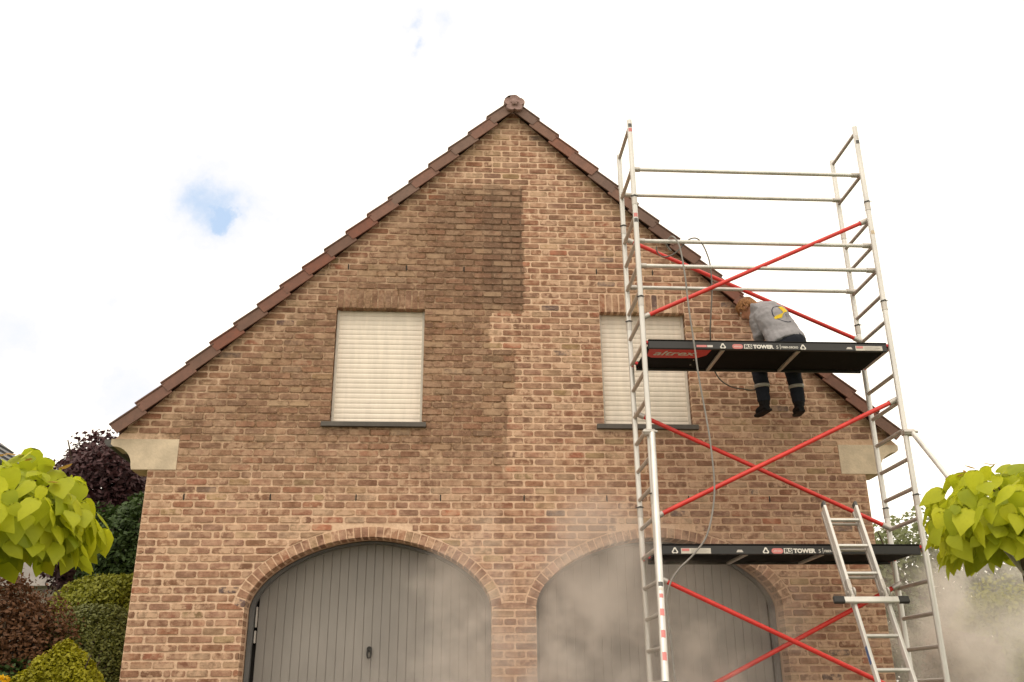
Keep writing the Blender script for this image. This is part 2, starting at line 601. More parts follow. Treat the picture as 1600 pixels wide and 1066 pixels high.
def gz(y):
    """height of the ground: level by the house, falling to the road in front"""
    if y > -3.0:
        return 0.0
    t = min(1.0, (-3.0 - y) / 6.0)
    return -1.05 * (t * t * (3 - 2 * t))


M['ground'] = material('lawn', ground_build)
M['paving'] = material('driveway_paving', paving_build)
g = MB()
ys = [-150, -40, -14, -11, -9.5, -8.5, -7.5, -6.5, -5.5, -4.5, -3.5, -3, 0, 12, 40, 120, 400]
xs = [-300, -60, -20, -8, -4, 0, 4, 8, 20, 60, 300]
g.add([(x, y, gz(y) - 0.02) for y in ys for x in xs],
      [(r * len(xs) + c, r * len(xs) + c + 1, (r + 1) * len(xs) + c + 1, (r + 1) * len(xs) + c)
       for r in range(len(ys) - 1) for c in range(len(xs) - 1)], True)
tag(g.build('ground', M['ground']), kind='structure')
g = MB()
ys = [-12, -11, -9.5, -8.5, -7.5, -6.5, -5.5, -4.5, -3.5, -3, -1.5, 0.3]
g.add([(x, y, gz(y) + 0.004) for y in ys for x in (-3.0, 0, 3.0)],
      [(r * 3 + c, r * 3 + c + 1, (r + 1) * 3 + c + 1, (r + 1) * 3 + c) for r in range(len(ys) - 1) for c in range(2)], True)
tag(g.build('driveway', M['paving']), kind='structure')

# ------------------------------------------------------------------ the house
PITCH_X, COURSE = 0.21454, 0.07628
ZROW0 = 7.0
WX0, WX1 = -3.825, 3.645
APX, APZ = -0.075, 7.21                       # gable apex of the brickwork
WIN = [(-2.03, -1.07, 3.292, 4.600), (0.87, 1.83, 3.292, 4.600)]
LINT = 0.226
ARCH = [(-1.535, 1.20), (1.350, 1.245)]       # centre x, half width
SPRING, RISE, PEXP, RING = 1.42, 0.682, 1.78, 0.105
KZ0, KZ1 = 2.775, 3.092
KLX, KRX = -3.545, 3.385                      # inner ends of the kneeler stones

house = empty('brick_house', (APX, 0, 0), 'brown brick gable house with two arched garage doors behind the scaffold', 'house')


def arch_half(k, z, grow=0.0):
    """half width of arch k at height z (grow: outwards offset), 0 above its crown"""
    a, b = ARCH[k][1] + grow, RISE + grow
    if z <= SPRING:
        return a
    t = (z - SPRING) / b
    if t >= 1:
        return 0.0
    return a * (1 - t ** PEXP) ** (1 / PEXP)


def arch_top(k, x, grow=0.0):
    a, b = ARCH[k][1] + grow, RISE + grow
    t = min(1.0, abs(x - ARCH[k][0]) / a)
    return SPRING + b * (1 - t ** PEXP) ** (1 / PEXP)


def limits(z, ring):
    """solid x intervals of the facade at height z"""
    if z > KZ1:
        lo, hi = APX - (APZ - z), APX + (APZ - z)
    elif z > KZ0:
        lo, hi = KLX, KRX
    else:
        lo, hi = WX0, WX1
    holes = []
    for x0, x1, z0, z1 in WIN:
        if z0 - 0.05 < z < z1 + (LINT if ring else 0.0):
            holes.append((x0 - (0.085 if z < z0 and ring else 0.0), x1 + (0.045 if z < z0 and ring else 0.0)))
    for k in range(2):
        grow = RING if (ring and z > SPRING) else 0.0
        h = arch_half(k, z, grow + (0.014 if grow else 0.0))
        if h > 0:
            holes.append((ARCH[k][0] - h, ARCH[k][0] + h))
    holes.sort()
    out, cur = [], lo
    for a, b in holes:
        if a > cur:
            out.append((cur, a))
        cur = max(cur, b)
    if cur < hi:
        out.append((cur, hi))
    return out


# mortar bed of the wall: thin strips with sloping ends, 5 mm behind the brick faces
mb = MB()
zs = sorted(set([0.0, KZ0, KZ1, SPRING, APZ - 0.002] + [q for wn in WIN for q in (wn[2], wn[3])]
                + [SPRING + (RISE) * math.sin(math.pi / 2 * i / 60) for i in range(61)] + list(np.arange(0.2, 7.2, 0.1))))
MY = 0.005
zs = [a for i, a in enumerate(zs) if i == 0 or a - zs[i - 1] > 1e-6]
for za, zb in zip(zs[:-1], zs[1:]):
    ia, ib = limits(za + 1e-5, False), limits(zb - 1e-5, False)
    if len(ia) != len(ib):
        ib = ia if len(ia) < len(ib) else ib
        ia = ib
    for (a0, a1), (b0, b1) in zip(ia, ib):
        mb.add([(a0, MY, za), (a1, MY, za), (b1, MY, zb), (b0, MY, zb)], [(0, 1, 2, 3)])
# reveals of the openings
for x0, x1, z0, z1 in WIN:
    for xa in (x0 - 0.008, x1 + 0.008):
        mb.add([(xa, MY, z0), (xa, 0.26, z0), (xa, 0.26, z1), (xa, MY, z1)], [(0, 1, 2, 3)])
    mb.add([(x0, MY, z1), (x1, MY, z1), (x1, 0.26, z1), (x0, 0.26, z1)], [(0, 1, 2, 3)])
for k in range(2):
    cx, a = ARCH[k]
    a += 0.008
    pts = [(cx - a, 0.0)] + [(cx + a * math.cos(math.pi - math.pi * i / 60), 0) for i in range(61)] + [(cx + a, 0.0)]
    pts = [(pts[0][0], 0.0)] + [(x, arch_top(k, x, 0.008) if 0 < i < 62 else 0) for i, (x, _) in enumerate(pts)][1:-1] + [(pts[-1][0], 0.0)]
    vs = [(x, y, z) for x, z in pts for y in (MY, 0.47)]
    mb.add(vs, [(2 * i, 2 * i + 1, 2 * i + 3, 2 * i + 2) for i in range(len(pts) - 1)])
# the side and back walls of the body of the house
mb.add([(WX0, MY, 0), (WX0, 0.5, 0), (WX0, 0.5, KZ0), (WX0, MY, KZ0)], [(0, 1, 2, 3)])
mb.add([(WX1, MY, 0), (WX1, 0.5, 0), (WX1, 0.5, KZ0), (WX1, MY, KZ0)], [(0, 1, 2, 3)])
wall = mb.build('wall', M['mortar'], house)


def side_build(n, out):
    P = n.sep(gpos(n))
    b = n.new('ShaderNodeTexBrick')
    n.put(b.inputs['Vector'], n.comb(n.math('ADD', P[0], P[1]), P[2], 0.0))
    b.inputs['Color1'].default_value = (*alb(150, 108, 82), 1)
    b.inputs['Color2'].default_value = (*alb(170, 126, 98), 1)
    b.inputs['Mortar'].default_value = (*alb(206, 164, 131), 1)
    b.inputs['Scale'].default_value = 1.0
    b.inputs['Brick Width'].default_value = 0.21454
    b.inputs['Row Height'].default_value = 0.07628
    b.inputs['Mortar Size'].default_value = 0.009
    f = n.noise(gpos(n), 12.0, 4.0, 0.6)
    c = n.mix(n.step(f, 0.4, 0.7, 0.0, 0.5), b.outputs['Color'], alb(120, 84, 60))
    pbr(n, out, c, 0.9, 0, n.math('SUBTRACT', f, b.outputs['Fac']), 0.5, 0.008, 0.25)


M['side_brick'] = material('side_brick', side_build)
for x0_, x1_, y0_, y1_ in ((WX0, WX0 + 0.25, 0.501, 8.75), (WX1 - 0.25, WX1, 0.501, 8.75), (WX0, WX1, 8.751, 9.0)):
    sw = MB()
    sw.box(x0_, x1_, y0_, y1_, 0, 3.0)
    sw.build('side_wall', M['side_brick'], house)

# brick colours, as the picture shows them
PAL = [((168, 122, 94), 24), ((172, 124, 98), 20), ((158, 112, 86), 18), ((178, 134, 106), 12), ((160, 106, 80), 12), ((148, 106, 82), 10),
       ((184, 146, 114), 8), ((142, 98, 76), 8), ((172, 138, 98), 4), ((178, 112, 84), 3), ((126, 104, 92), 1.5), ((104, 84, 80), 1.2), ((188, 150, 114), 4)]
PW = [p[1] for p in PAL]


def brick_tint():
    c = random.choices(PAL, PW)[0][0]
    keep = 0.9 if max(c) < 130 else 0.95
    c = tuple(m_ + (v - m_) * keep for v, m_ in zip(c, (156, 114, 88)))
    k = random.uniform(0.94, 1.06)
    w_ = random.uniform(-2.5, 2.5)
    c = [min(255, v * k + t) for v, t in zip(c, (w_, 0, -w_ - 1))]
    smear = random.choices((0.12, 0.5, 0.95), (4, 3, 3))[0]
    return (*alb(*c), smear)


def brick_shape(mb_, bl, br, tl, tr, z0, z1, depth, tint, jit=1.0):
    """one hand-moulded brick: uneven outline with rounded corners, front a few mm proud of the joints"""
    mb_.col = tint
    y = random.uniform(-0.004, 0.0005)
    c = min(0.011, (br - bl) * 0.25) * random.uniform(0.6, 1.2)
    cz = 0.010 * random.uniform(0.7, 1.2)
    j = lambda s: random.uniform(-s, s) * jit
    def lx(t): return bl + (tl - bl) * t
    def rx(t): return br + (tr - br) * t
    h = z1 - z0
    ct = cz / h
    pts = [(lx(0) + c, z0 + j(.0012)), ((lx(0) + rx(0)) / 2 + j(.02), z0 + j(.002)), (rx(0) - c, z0 + j(.0012)),
           (rx(ct), z0 + cz), (rx(.5) + j(.0025), z0 + h / 2), (rx(1 - ct), z1 - cz),
           (rx(1) - c, z1 + j(.0012)), ((lx(1) + rx(1)) / 2 + j(.02), z1 + j(.002)), (lx(1) + c, z1 + j(.0012)),
           (lx(1 - ct), z1 - cz), (lx(.5) + j(.0025), z0 + h / 2), (lx(ct), z0 + cz)]
    mx, mz = sum(p[0] for p in pts) / 12, (z0 + z1) / 2
    n = 12
    tilt, tz = j(.0015), j(.0012)
    front = [(mx + (x - mx) * 0.985, y + tilt * (x - mx) / 0.1 + tz * (z - mz) / 0.03, mz + (z - mz) * 0.95) for x, z in pts]
    edge = [(x, y + 0.003, z) for x, z in pts]
    back = [(x, depth, z) for x, z in pts]
    mb_.add(front + edge + back, [tuple(range(n))] + [(i, i + n, (i + 1) % n + n, (i + 1) % n) for i in range(n)]
            + [(i + n, i + 2 * n, (i + 1) % n + 2 * n, (i + 1) % n + n) for i in range(n)])
    mb_.col = None


def seen_px(x, z):
    d = Vector((x, 0, z)) - CAM_P
    q = d.dot(fwd)
    return 800 + CAM_F * d.dot(r2) / q, 533 - CAM_F * d.dot(u2) / q, q


BH, JX = 0.0565, 0.0185
bricks = []
for row in range(-3, 92):
    zc = ZROW0 - row * COURSE
    z0, z1 = zc - BH / 2, zc + BH / 2
    if z0 < 0.02:
        break
    lo_, hi_ = limits(z0, True), limits(z1, True)
    lc_ = limits(zc, True)
    for (c0, c1) in lc_:
        # ends of this solid stretch at the bottom and the top of the course
        def near(lst, v, side):
            return min((iv[side] for iv in lst), key=lambda q: abs(q - v), default=v)
        e0b, e0t = near(lo_, c0, 0), near(hi_, c0, 0)
        e1b, e1t = near(lo_, c1, 1), near(hi_, c1, 1)
        if abs(e0b - e0t) > 0.6: e0b = e0t = max(e0b, e0t, c0)
        if abs(e1b - e1t) > 0.6: e1b = e1t = min(e1b, e1t, c1)
        off = 0.0 if row % 2 else 0.5
        ks = [(k + off) * PITCH_X for k in range(-25, 25)]
        cuts = [q for q in ks if c0 + 0.045 < q < c1 - 0.045]
        edges = [None] + cuts + [None]
        for a, b in zip(edges[:-1], edges[1:]):
            bl, tl = (e0b + 0.003, e0t + 0.003) if a is None else (a + JX / 2, a + JX / 2)
            br, tr = (e1b - 0.003, e1t - 0.003) if b is None else (b - JX / 2, b - JX / 2)
            jl, jr = random.uniform(-.004, .004), random.uniform(-.004, .004)
            if a is not None: bl += jl; tl += jl
            if b is not None: br += jr; tr += jr
            bl = max(bl, e0b + 0.003); tl = max(tl, e0t + 0.003)
            br = min(br, e1b - 0.003); tr = min(tr, e1t - 0.003)
            if min(br - bl, tr - tl) < -0.01 or max(br - bl, tr - tl) < 0.03:
                continue
            br, tr = max(br, bl + 0.012), max(tr, tl + 0.012)
            deep = 0.02
            if a is None and (c0 > WX0 + 0.01 and zc < 2.3 or zc > 3.25 and any(abs(c0 - wn[1]) < 0.02 for wn in WIN)): deep = 0.19
            if b is None and (c1 < WX1 - 0.01 and zc < 2.3 or zc > 3.25 and any(abs(c1 - wn[0]) < 0.02 for wn in WIN)): deep = 0.19
            if zc < KZ0 and (a is None and c0 < WX0 + 0.01 or b is None and c1 > WX1 - 0.01): deep = 0.10
            if (br - bl) > 0.17 and random.random() < 0.05:      # now and then two short pieces instead of one
                mcut = bl + (br - bl) * random.choice((0.33, 0.5, 0.62))
                bricks.append((bl, mcut - 0.007, tl, mcut - 0.007, z0, z1, deep))
                bricks.append((mcut + 0.007, br, mcut + 0.007, tr, z0, z1, deep))
            else:
                bricks.append((bl, br, tl, tr, z0, z1, deep))
ranked = []
for i, b in enumerate(bricks):
    u, v, q = seen_px((b[0] + b[1]) / 2, b[4])
    hidden = v > 1050 or (985 < u < 1060) or (1270 < u) or (845 < v < 885 and u > 1030)
    ranked.append((-1 if hidden else (b[1] - b[0]) / q, i))
ranked.sort(reverse=True)
single = set(i for s_, i in ranked[:300])
field = MB()
for i, b in enumerate(bricks):
    if i in single:
        o = MB()
        brick_shape(o, *b, brick_tint())
        o.build('brick', M['brick'], wall)
    else:
        brick_shape(field, *b, brick_tint())
tag(field.build('brick_field', M['brick'], wall), kind='stuff')

# open perpends (weep slots) in two courses
slot_mesh = None
for bx, row in [(b_, 59) for b_ in (-16, -12, -8, -4, 0, 4, 8, 12)] + [(b_, 25) for b_ in (-9, -6, -3, 4, 7)]:
    s = MB()
    x, z = bx * PITCH_X, ZROW0 - row * COURSE
    s.cbox(x - 0.006, x + 0.006, -0.0045, 0.004, z - 0.032, z + 0.032, 0.002)
    s.build('weep_slot', M['dark'], wall)

# window lintels of upright bricks
for wi, (x0, x1, z0, z1) in enumerate(WIN):
    bed = MB()
    bed.box(x0 - 0.005, x1 + 0.005, 0.0025, 0.2, z1 - 0.001, z1 + LINT)
    lint = bed.build('lintel', M['mortar'], house)
    n = 13
    wdt = (x1 - x0) / n
    for i in range(n):
        o = MB()
        xa = x0 + i * wdt
        t = brick_tint()
        brick_shape(o, xa + 0.0085, xa + wdt - 0.0085, xa + 0.0085, xa + wdt - 0.0085, z1 - 0.004, z1 + LINT - 0.012, 0.1, t)
        o.build('lintel_brick', M['brick'], lint)

# garage arches
for k in range(2):
    cx, a = ARCH[k]
    path = []
    for i in range(401):
        th = math.pi - math.pi * i / 400
        c_, s_ = math.cos(th), math.sin(th)
        path.append((cx + a * math.copysign(abs(c_) ** (2 / PEXP), c_), SPRING + RISE * abs(s_) ** (2 / PEXP)))
    L = [0.0]
    for p, q in zip(path[:-1], path[1:]):
        L.append(L[-1] + math.hypot(q[0] - p[0], q[1] - p[1]))
    def at_len(l):
        i = int(np.searchsorted(L, l))
        i = max(1, min(400, i))
        t = (l - L[i - 1]) / max(1e-9, L[i] - L[i - 1])
        p = Vector(path[i - 1]).lerp(Vector(path[i]), t)
        i0, i1 = max(0, i - 6), min(400, i + 6)
        d = (Vector(path[i1]) - Vector(path[i0])).normalized()
        return p, Vector((-d.y, d.x))
    nb = 41
    step_ = L[-1] / nb
    bed = MB()
    prev = None
    strip = []
    for i in range(81):
        p, nn = at_len(L[-1] * i / 80)
        strip += [(p.x, 0.003, p.y), (p.x + nn.x * (RING + .012), 0.003, p.y + nn.y * (RING + .012)), (p.x, 0.2, p.y)]
    fs = []
    for i in range(80):
        fs += [(3 * i, 3 * i + 3, 3 * i + 4, 3 * i + 1), (3 * i, 3 * i + 2, 3 * i + 5, 3 * i + 3)]
    bed.add([(x, y if y > 0.1 else 0.0035, z) for x, y, z in strip], fs)
    arch = bed.build('garage_arch', M['mortar'], house)
    for i in range(nb):
        o = MB()
        p0, n0 = at_len(i * step_ + 0.006)
        p1, n1 = at_len((i + 1) * step_ - 0.006)
        q0, q1 = p0 + n0 * (RING - .004), p1 + n1 * (RING - .004)
        o.col = brick_tint()
        y = random.uniform(-0.003, 0.0)
        e = 0.94
        mid_ = (p0 + p1 + q0 + q1) / 4
        ring_ = [p0, p1, q1, q0]
        fr = [mid_ + (v - mid_) * e + Vector((random.uniform(-.002, .002), random.uniform(-.002, .002))) for v in ring_]
        vs = [(v.x, y, v.y) for v in fr] + [(v.x, y + .004, v.y) for v in ring_] + [(v.x, 0.19, v.y) for v in ring_]
        o.add(vs, [(0, 1, 2, 3)] + [(i_, i_ + 4, (i_ + 1) % 4 + 4, (i_ + 1) % 4) for i_ in range(4)]
              + [(i_ + 4, i_ + 8, (i_ + 1) % 4 + 8, (i_ + 1) % 4 + 4) for i_ in range(4)])
        o.build('arch_brick', M['brick'], arch)

# garage doors: upright planks in a steel frame
for k in range(2):
    cx, a = ARCH[k]
    fr = MB()
    fy0, fy1 = 0.27, 0.33
    fpts = []
    for i in range(61):
        t = math.pi - math.pi * i / 60
        c_, s_ = math.cos(t), math.sin(t)
        fpts.append((cx + a * math.copysign(abs(c_) ** (2 / PEXP), c_), SPRING + RISE * abs(s_) ** (2 / PEXP)))
    fpts = [(cx - a, 0.0)] + fpts + [(cx + a, 0.0)]
    for (xa, za), (xb, zb) in zip(fpts[:-1], fpts[1:]):
        def inn(x, z):
            return (cx + (x - cx) * (1 - 0.045 / a), z if z <= SPRING else SPRING + (z - SPRING) * (1 - 0.022 / RISE))
        ia_, ib_ = inn(xa, za), inn(xb, zb)
        vs = [(xa, fy0, za), (xb, fy0, zb), (ib_[0], fy0, ib_[1]), (ia_[0], fy0, ia_[1]),
              (xa, fy1, za), (xb, fy1, zb), (ib_[0], fy1, ib_[1]), (ia_[0], fy1, ia_[1])]
        fr.add(vs, [(0, 3, 2, 1), (3, 7, 6, 2), (4, 5, 6, 7)])
    back = MB()
    back.box(cx - a - 0.02, cx + a + 0.02, 0.42, 0.48, 0.0, SPRING + RISE + 0.05)
    door = back.build('garage_door', M['dark'], house)
    fr.build('door_frame', M['doorframe'], door)
    x = cx - a + (0.072 if k == 0 else 0.055)
    npl = 26
    wd_ = (cx + a - 0.05 - x) / npl
    for i in range(npl):
        o = MB()
        yj = 0.365 + random.uniform(-.001, .001)
        x0, x1 = x + i * wd_ + 0.0011, x + (i + 1) * wd_ - 0.0011
        o.cbox(x0, x1, yj, 0.39, 0.03, SPRING + RISE + 0.02, 0.0035)
        o.build('plank', M['door'], door)
    bp = MB()
    bp.box(x, cx + a - 0.05, 0.372, 0.395, 0.03, SPRING + RISE + 0.02)
    bp.build('backing_panel', M['door'], door)
    hd = MB()
    hx, hz = cx - 0.006, 1.05
    hd.tube((hx, 0.366, hz), (hx, 0.335, hz), 0.026, 14)
    hd.sweep([(hx - .016, 0.338, hz), (hx - .019, 0.325, hz - .05), (hx - .010, 0.32, hz - .085), (hx + .010, 0.32, hz - .085), (hx + .019, 0.325, hz - .05), (hx + .016, 0.338, hz)], 0.008, 8)
    hd.build('handle', M['black_metal'], door)
    if k == 0:      # hinge plates showing in the gap at the door's edge
        for zz, hh in ((1.36, 0.10), (1.17, 0.06)):
            o = MB()
            o.cbox(cx - a + 0.050, cx - a + 0.068, 0.332, 0.37, zz - hh, zz + hh, 0.004)
            o.build('hinge_plate', M['alu_dull'], door)

# roller shutters
for wi, (x0, x1, z0, z1) in enumerate(WIN):
    bx = MB()
    bx.box(x0, x1, 0.16, 0.20, z0, z1)
    win = bx.build('window', M['dark'], house)
    ns = 23
    hz = (z1 - z0 - 0.012) / ns
    prof = [(-0.001, 0.003), (-0.0028, 0.05), (-0.0040, 0.40), (-0.0040, 0.66), (-0.0029, 0.96), (0.000, 0.995)]
    for i in range(ns):
        o = MB()
        zb = z0 + 0.012 + i * hz
        yb = 0.10 + random.uniform(-.0007, .0007)
        vs = [(xx, yb + dy, zb + t * hz) for xx in (x0 + 0.02, x1 - 0.02) for dy, t in prof]
        n = len(prof)
        fs = [(i_, i_ + n, i_ + n + 1, i_ + 1) for i_ in range(n - 1)]
        o.add(vs, fs, True)
        vs2 = [(xx, yb + 0.006, zb + t * hz) for xx in (x0 + 0.02, x1 - 0.02) for t in (0.0, 1.0)]
        o.add(vs2, [(0, 1, 3, 2)])
        o.build('shutter_slat', M['shutter'], win)
    for xa in (x0, x1 - 0.026):
        o = MB()
        o.cbox(xa, xa + 0.026, 0.075, 0.118, z0 + 0.001, z1, 0.003)
        o.build('guide_rail', M['rail'], win)
    o = MB()
    o.prism([(x0 - 0.085, z0 - 0.052), (x1 + 0.045, z0 - 0.052), (x1 + 0.045, z0 - 0.004), (x0 - 0.085, z0 - 0.004)], -0.05, 0.15)
    o.build('sill', M['sill'], win)

# kneeler stones at the feet of the gable
for sgn, xe in ((-1, WX0), (1, WX1)):
    xin = KLX if sgn < 0 else KRX
    prof = [(xin, KZ0), (xin, KZ1)]
    arc = [(xe + sgn * 0.40, KZ1), (xe + sgn * 0.40, KZ1 - 0.055)]
    for i in range(9):
        t = math.pi / 2 * i / 8
        arc.append((xe + sgn * (0.375 - 0.20 * math.sin(t)), KZ0 + 0.04 + 0.20 * (1 - 0) * (math.cos(t))))
    arc += [(xe + sgn * 0.165, KZ0)]
    poly = prof + arc
    if sgn > 0:
        poly = poly[::-1]
        poly = [poly[-1]] + poly[:-1]
    if sgn < 0:
        poly = poly[::-1]
    area = sum(p[0] * q[1] - q[0] * p[1] for p, q in zip(poly, poly[1:] + poly[:1]))
    if area < 0:
        poly = poly[::-1]
    o = MB()
    o.prism(poly, -0.004, 0.30)
    o.build('kneeler_stone', M['stone'], house)

# roof: two slopes, verge tiles stepped up the rakes, ridge with a rosette end
S2 = math.sqrt(0.5)
roofb = MB()
RZ = 7.33
for sgn in (-1, 1):
    ov = 4.12 if sgn < 0 else 3.86
    xe = APX + sgn * ov
    ze = RZ - ov
    vs = [(APX, 0.10, RZ - .03), (xe, 0.10, ze - .03), (xe, 9.1, ze - .03), (APX, 9.1, RZ - .03)]
    vs += [(x, y, z - 0.06) for x, y, z in vs]
    roofb.col = (*alb(112, 72, 56), 1)
    roofb.add(vs, [(0, 1, 2, 3), (4, 7, 6, 5), (0, 4, 5, 1), (1, 5, 6, 2), (2, 6, 7, 3), (0, 3, 7, 4)])
roof = roofb.build('roof', M['tile'], house)
NT = 18
for sgn in (-1, 1):
    run = 5.75 / NT
    for i in range(NT):
        o = MB()
        c = random.choice(((132, 92, 72), (138, 100, 82), (128, 96, 78), (138, 94, 74), (120, 90, 74), (140, 88, 66)))
        if i > 6:
            c = tuple(v * q for v, q in zip(c, (0.93, 0.87, 0.84)))
        o.col = (*alb(*c), 1)
        # local: s runs down the slope, n is the slope normal
        s0 = 0.04 + i * run
        org = Vector((APX, 0, 7.285))
        dv = Vector((sgn * S2, 0, -S2))
        nv = Vector((sgn * S2, 0, S2))
        lift0, lift1 = random.uniform(-.003, .003), 0.030 + random.uniform(-.004, .004)
        def P(s, y, n_):
            ln = lift0 + (lift1 - lift0) * (s - s0) / run
            return org + dv * s + nv * (n_ + ln) + Vector((0, y, 0))
        s1 = s0 + run + 0.03
        sec = [(-0.108, -0.100), (-0.108, 0.018), (-0.085, 0.034), (0.02, 0.034), (0.10, 0.030), (0.30, 0.030),
               (0.30, 0.012), (0.09, 0.012), (0.02, 0.018), (-0.084, 0.018), (-0.088, 0.012), (-0.088, -0.100)]
        n = len(sec)
        yv = random.uniform(-.004, .004)
        vs = [P(s0, y + yv, q) for y, q in sec] + [P(s1, y + yv - 0.006, q) for y, q in sec]
        fs = [(a_, a_ + n, (a_ + 1) % n + n, (a_ + 1) % n) for a_ in range(n)]
        if sgn < 0:
            fs = [f[::-1] for f in fs]
        o.add(vs, fs)
        for e in (0, n):       # open ends closed by quads
            for q in ((0, 1, 10, 11), (1, 2, 9, 10), (2, 3, 8, 9), (3, 4, 7, 8), (4, 5, 6, 7)):
                o.add([vs[e + t] for t in q], [(0, 1, 2, 3)])
        o.col = (*[v * 0.7 for v in o.col[:3]], 1)
        o.sweep([P(s0, -0.106 + yv, 0.022), P(s1, -0.112 + yv, 0.022)], 0.012, 8)
        o.build('verge_tile', M['tile'], roof)
# ridge tiles and rosette
for i in range(12):
    o = MB()
    o.col = (*alb(112, 76, 62), 1)
    y0, y1 = -0.10 + i * 0.42, 0.34 + i * 0.42
    if i == 11: y1 += 4
    vs = []
    for y, rr in ((y0, 0.115), (y1, 0.105)):
        for j_ in range(9):
            t = math.pi * (j_ / 8 * 1.3 - 0.15)
            vs.append((APX + rr * math.cos(t), y, 7.275 + rr * math.sin(t)))
    o.add(vs, [(q, q + 1, q + 10, q + 9) for q in range(8)], True)
    o.build('ridge_tile', M['tile'], roof)
o = MB()
o.col = (*alb(158, 122, 108), 1)
fc = (-0.062, 7.238)
n = 60
rim = []
for i in range(n):
    t = 2 * math.pi * i / n + math.pi / 2
    rr = 0.090 + 0.030 * abs(math.cos(2.5 * (t - math.pi / 2))) ** 0.8
    rim.append((fc[0] + rr * 1.06 * math.cos(t), fc[1] + rr * 0.98 * math.sin(t)))
rings = [(1.0, -0.10), (1.0, -0.145), (0.94, -0.158), (0.6, -0.150), (0.42, -0.152), (0.30, -0.172), (0.12, -0.178)]
vs = []
for sc_, y in rings:
    vs += [(fc[0] + (x - fc[0]) * sc_, y, fc[1] + (z - fc[1]) * sc_) for x, z in rim]
fs = []
for r_ in range(len(rings) - 1):
    fs += [(r_ * n + i, r_ * n + (i + 1) % n, (r_ + 1) * n + (i + 1) % n, (r_ + 1) * n + i) for i in range(n)]
fs.append(tuple((len(rings) - 1) * n + i for i in range(n)))
fs.append(tuple(range(n - 1, -1, -1)))
o.add(vs, fs)
tag(o.build('ridge_rosette', M['tile'], roof), 'five-lobed clay rosette closing the end of the ridge')
# gutters along the two sides
for sgn in (-1, 1):
    o = MB()
    gx, gz_ = (APX - 4.17, 3.10) if sgn < 0 else (APX + 3.93, 3.17)
    pr = []
    for i in range(11):
        t = math.pi * i / 10
        pr.append((gx + 0.075 * math.cos(t), gz_ - 0.075 * math.sin(t)))
    pr += [(x * 0.92 + gx * 0.08, z * 0.92 + gz_ * 0.08) for x, z in pr[::-1]]
    nn = len(pr)
    vs = [(x, 0.06, z) for x, z in pr] + [(x, 9.0, z) for x, z in pr]
    o.add(vs, [(i, (i + 1) % nn, (i + 1) % nn + nn, i + nn) for i in range(nn)])
    o.add([(x, 0.062, z) for x, z in pr[:11]], [tuple(range(11))])
    o.build('gutter', M['zinc'], house)


# ------------------------------------------------------------------ lettering helper
def text_mesh(body, size, shear=0.0, bold=0.0):
    cu = bpy.data.curves.new('text', 'FONT')
    cu.body = body
    cu.size = size
    cu.shear = shear
    cu.offset = bold
    cu.align_x = 'LEFT'
    cu.resolution_u = 3
    ob = bpy.data.objects.new('text', cu)
    COL.objects.link(ob)
    bpy.context.view_layer.update()
    dg = bpy.context.evaluated_depsgraph_get()
    me = bpy.data.meshes.new_from_object(ob.evaluated_get(dg))
    vs = [v.co.copy() for v in me.vertices]
    fs = [tuple(p.vertices) for p in me.polygons]
    bpy.data.objects.remove(ob)
    bpy.data.curves.remove(cu)
    bpy.data.meshes.remove(me)
    return vs, fs


def lettering(name, body, size, org, ex, ey, mat, parent, shear=0.0, bold=0.0, width=None):
    vs, fs = text_mesh(body, size, shear, bold)
    ex, ey, org = Vector(ex), Vector(ey), Vector(org)
    k = 1.0
    if width:
        k = width / max(1e-6, max(v.x for v in vs) - min(v.x for v in vs))
    o = MB()
    o.add([org + ex * v.x * k + ey * v.y for v in vs], fs)
    return o.build(name, mat, parent)


# ------------------------------------------------------------------ scaffold tower
TX0, TX1, TY0, TY1 = 1.085, 3.545, -1.19, -0.545
RUNG2, RS = 5.165, 0.28


def rz(i):
    return RUNG2 - RS * (i - 2)


tower = empty('scaffold_tower', ((TX0 + TX1) / 2, (TY0 + TY1) / 2, 0),
              'aluminium scaffold tower with red diagonal braces and two black decks', 'scaffold')
for x in (TX0, TX1):
    for y in (TY0, TY1):
        o = MB()
        o.tube((x, y, 0.14), (x, y, 6.31 if y == TY0 else 6.29), 0.0265, 14)
        post = o.build('post', M['alu'], tower)
        for zc in (5.33, 4.20, 2.245, 0.27):
            o = MB()
            o.tube((x, y, zc - 0.045), (x, y, zc + 0.045), 0.0295, 14)
            o.build('coupling', M['alu_dull'], post)
            o = MB()
            o.tube((x, y, zc + 0.045), (x, y, zc + 0.056), 0.031, 14)
            o.sweep([(x - 0.031, y - .012, zc + 0.05), (x - 0.040, y - .014, zc + .05), (x - 0.036, y - .03, zc + .048), (x, y - 0.034, zc + .06), (x + .036, y - .03, zc + .048)], 0.0035, 6)
            o.build('spring_clip', M['zinc'], post)
        o = MB()
        o.tube((x, y, 0.02), (x, y, 0.14), 0.018, 10)
        o.tube((x, y, 0.004), (x, y, 0.02), 0.075, 16)
        o.build('base_plate', M['zinc'], post)
for x in (TX0, TX1):
    for zc in [6.24, 5.725] + [rz(i) for i in range(2, 21)]:
        o = MB()
        o.tube((x, TY0 + 0.02, zc), (x, TY1 - 0.02, zc), 0.0195, 12)
        o.build('rung', M['alu_dull'], tower)


def clamp_at(o, p, sgn):
    o.cbox(p[0] - 0.028, p[0] + 0.028, p[1] - 0.028, p[1] + 0.028, p[2] - 0.03, p[2] + 0.03, 0.008)


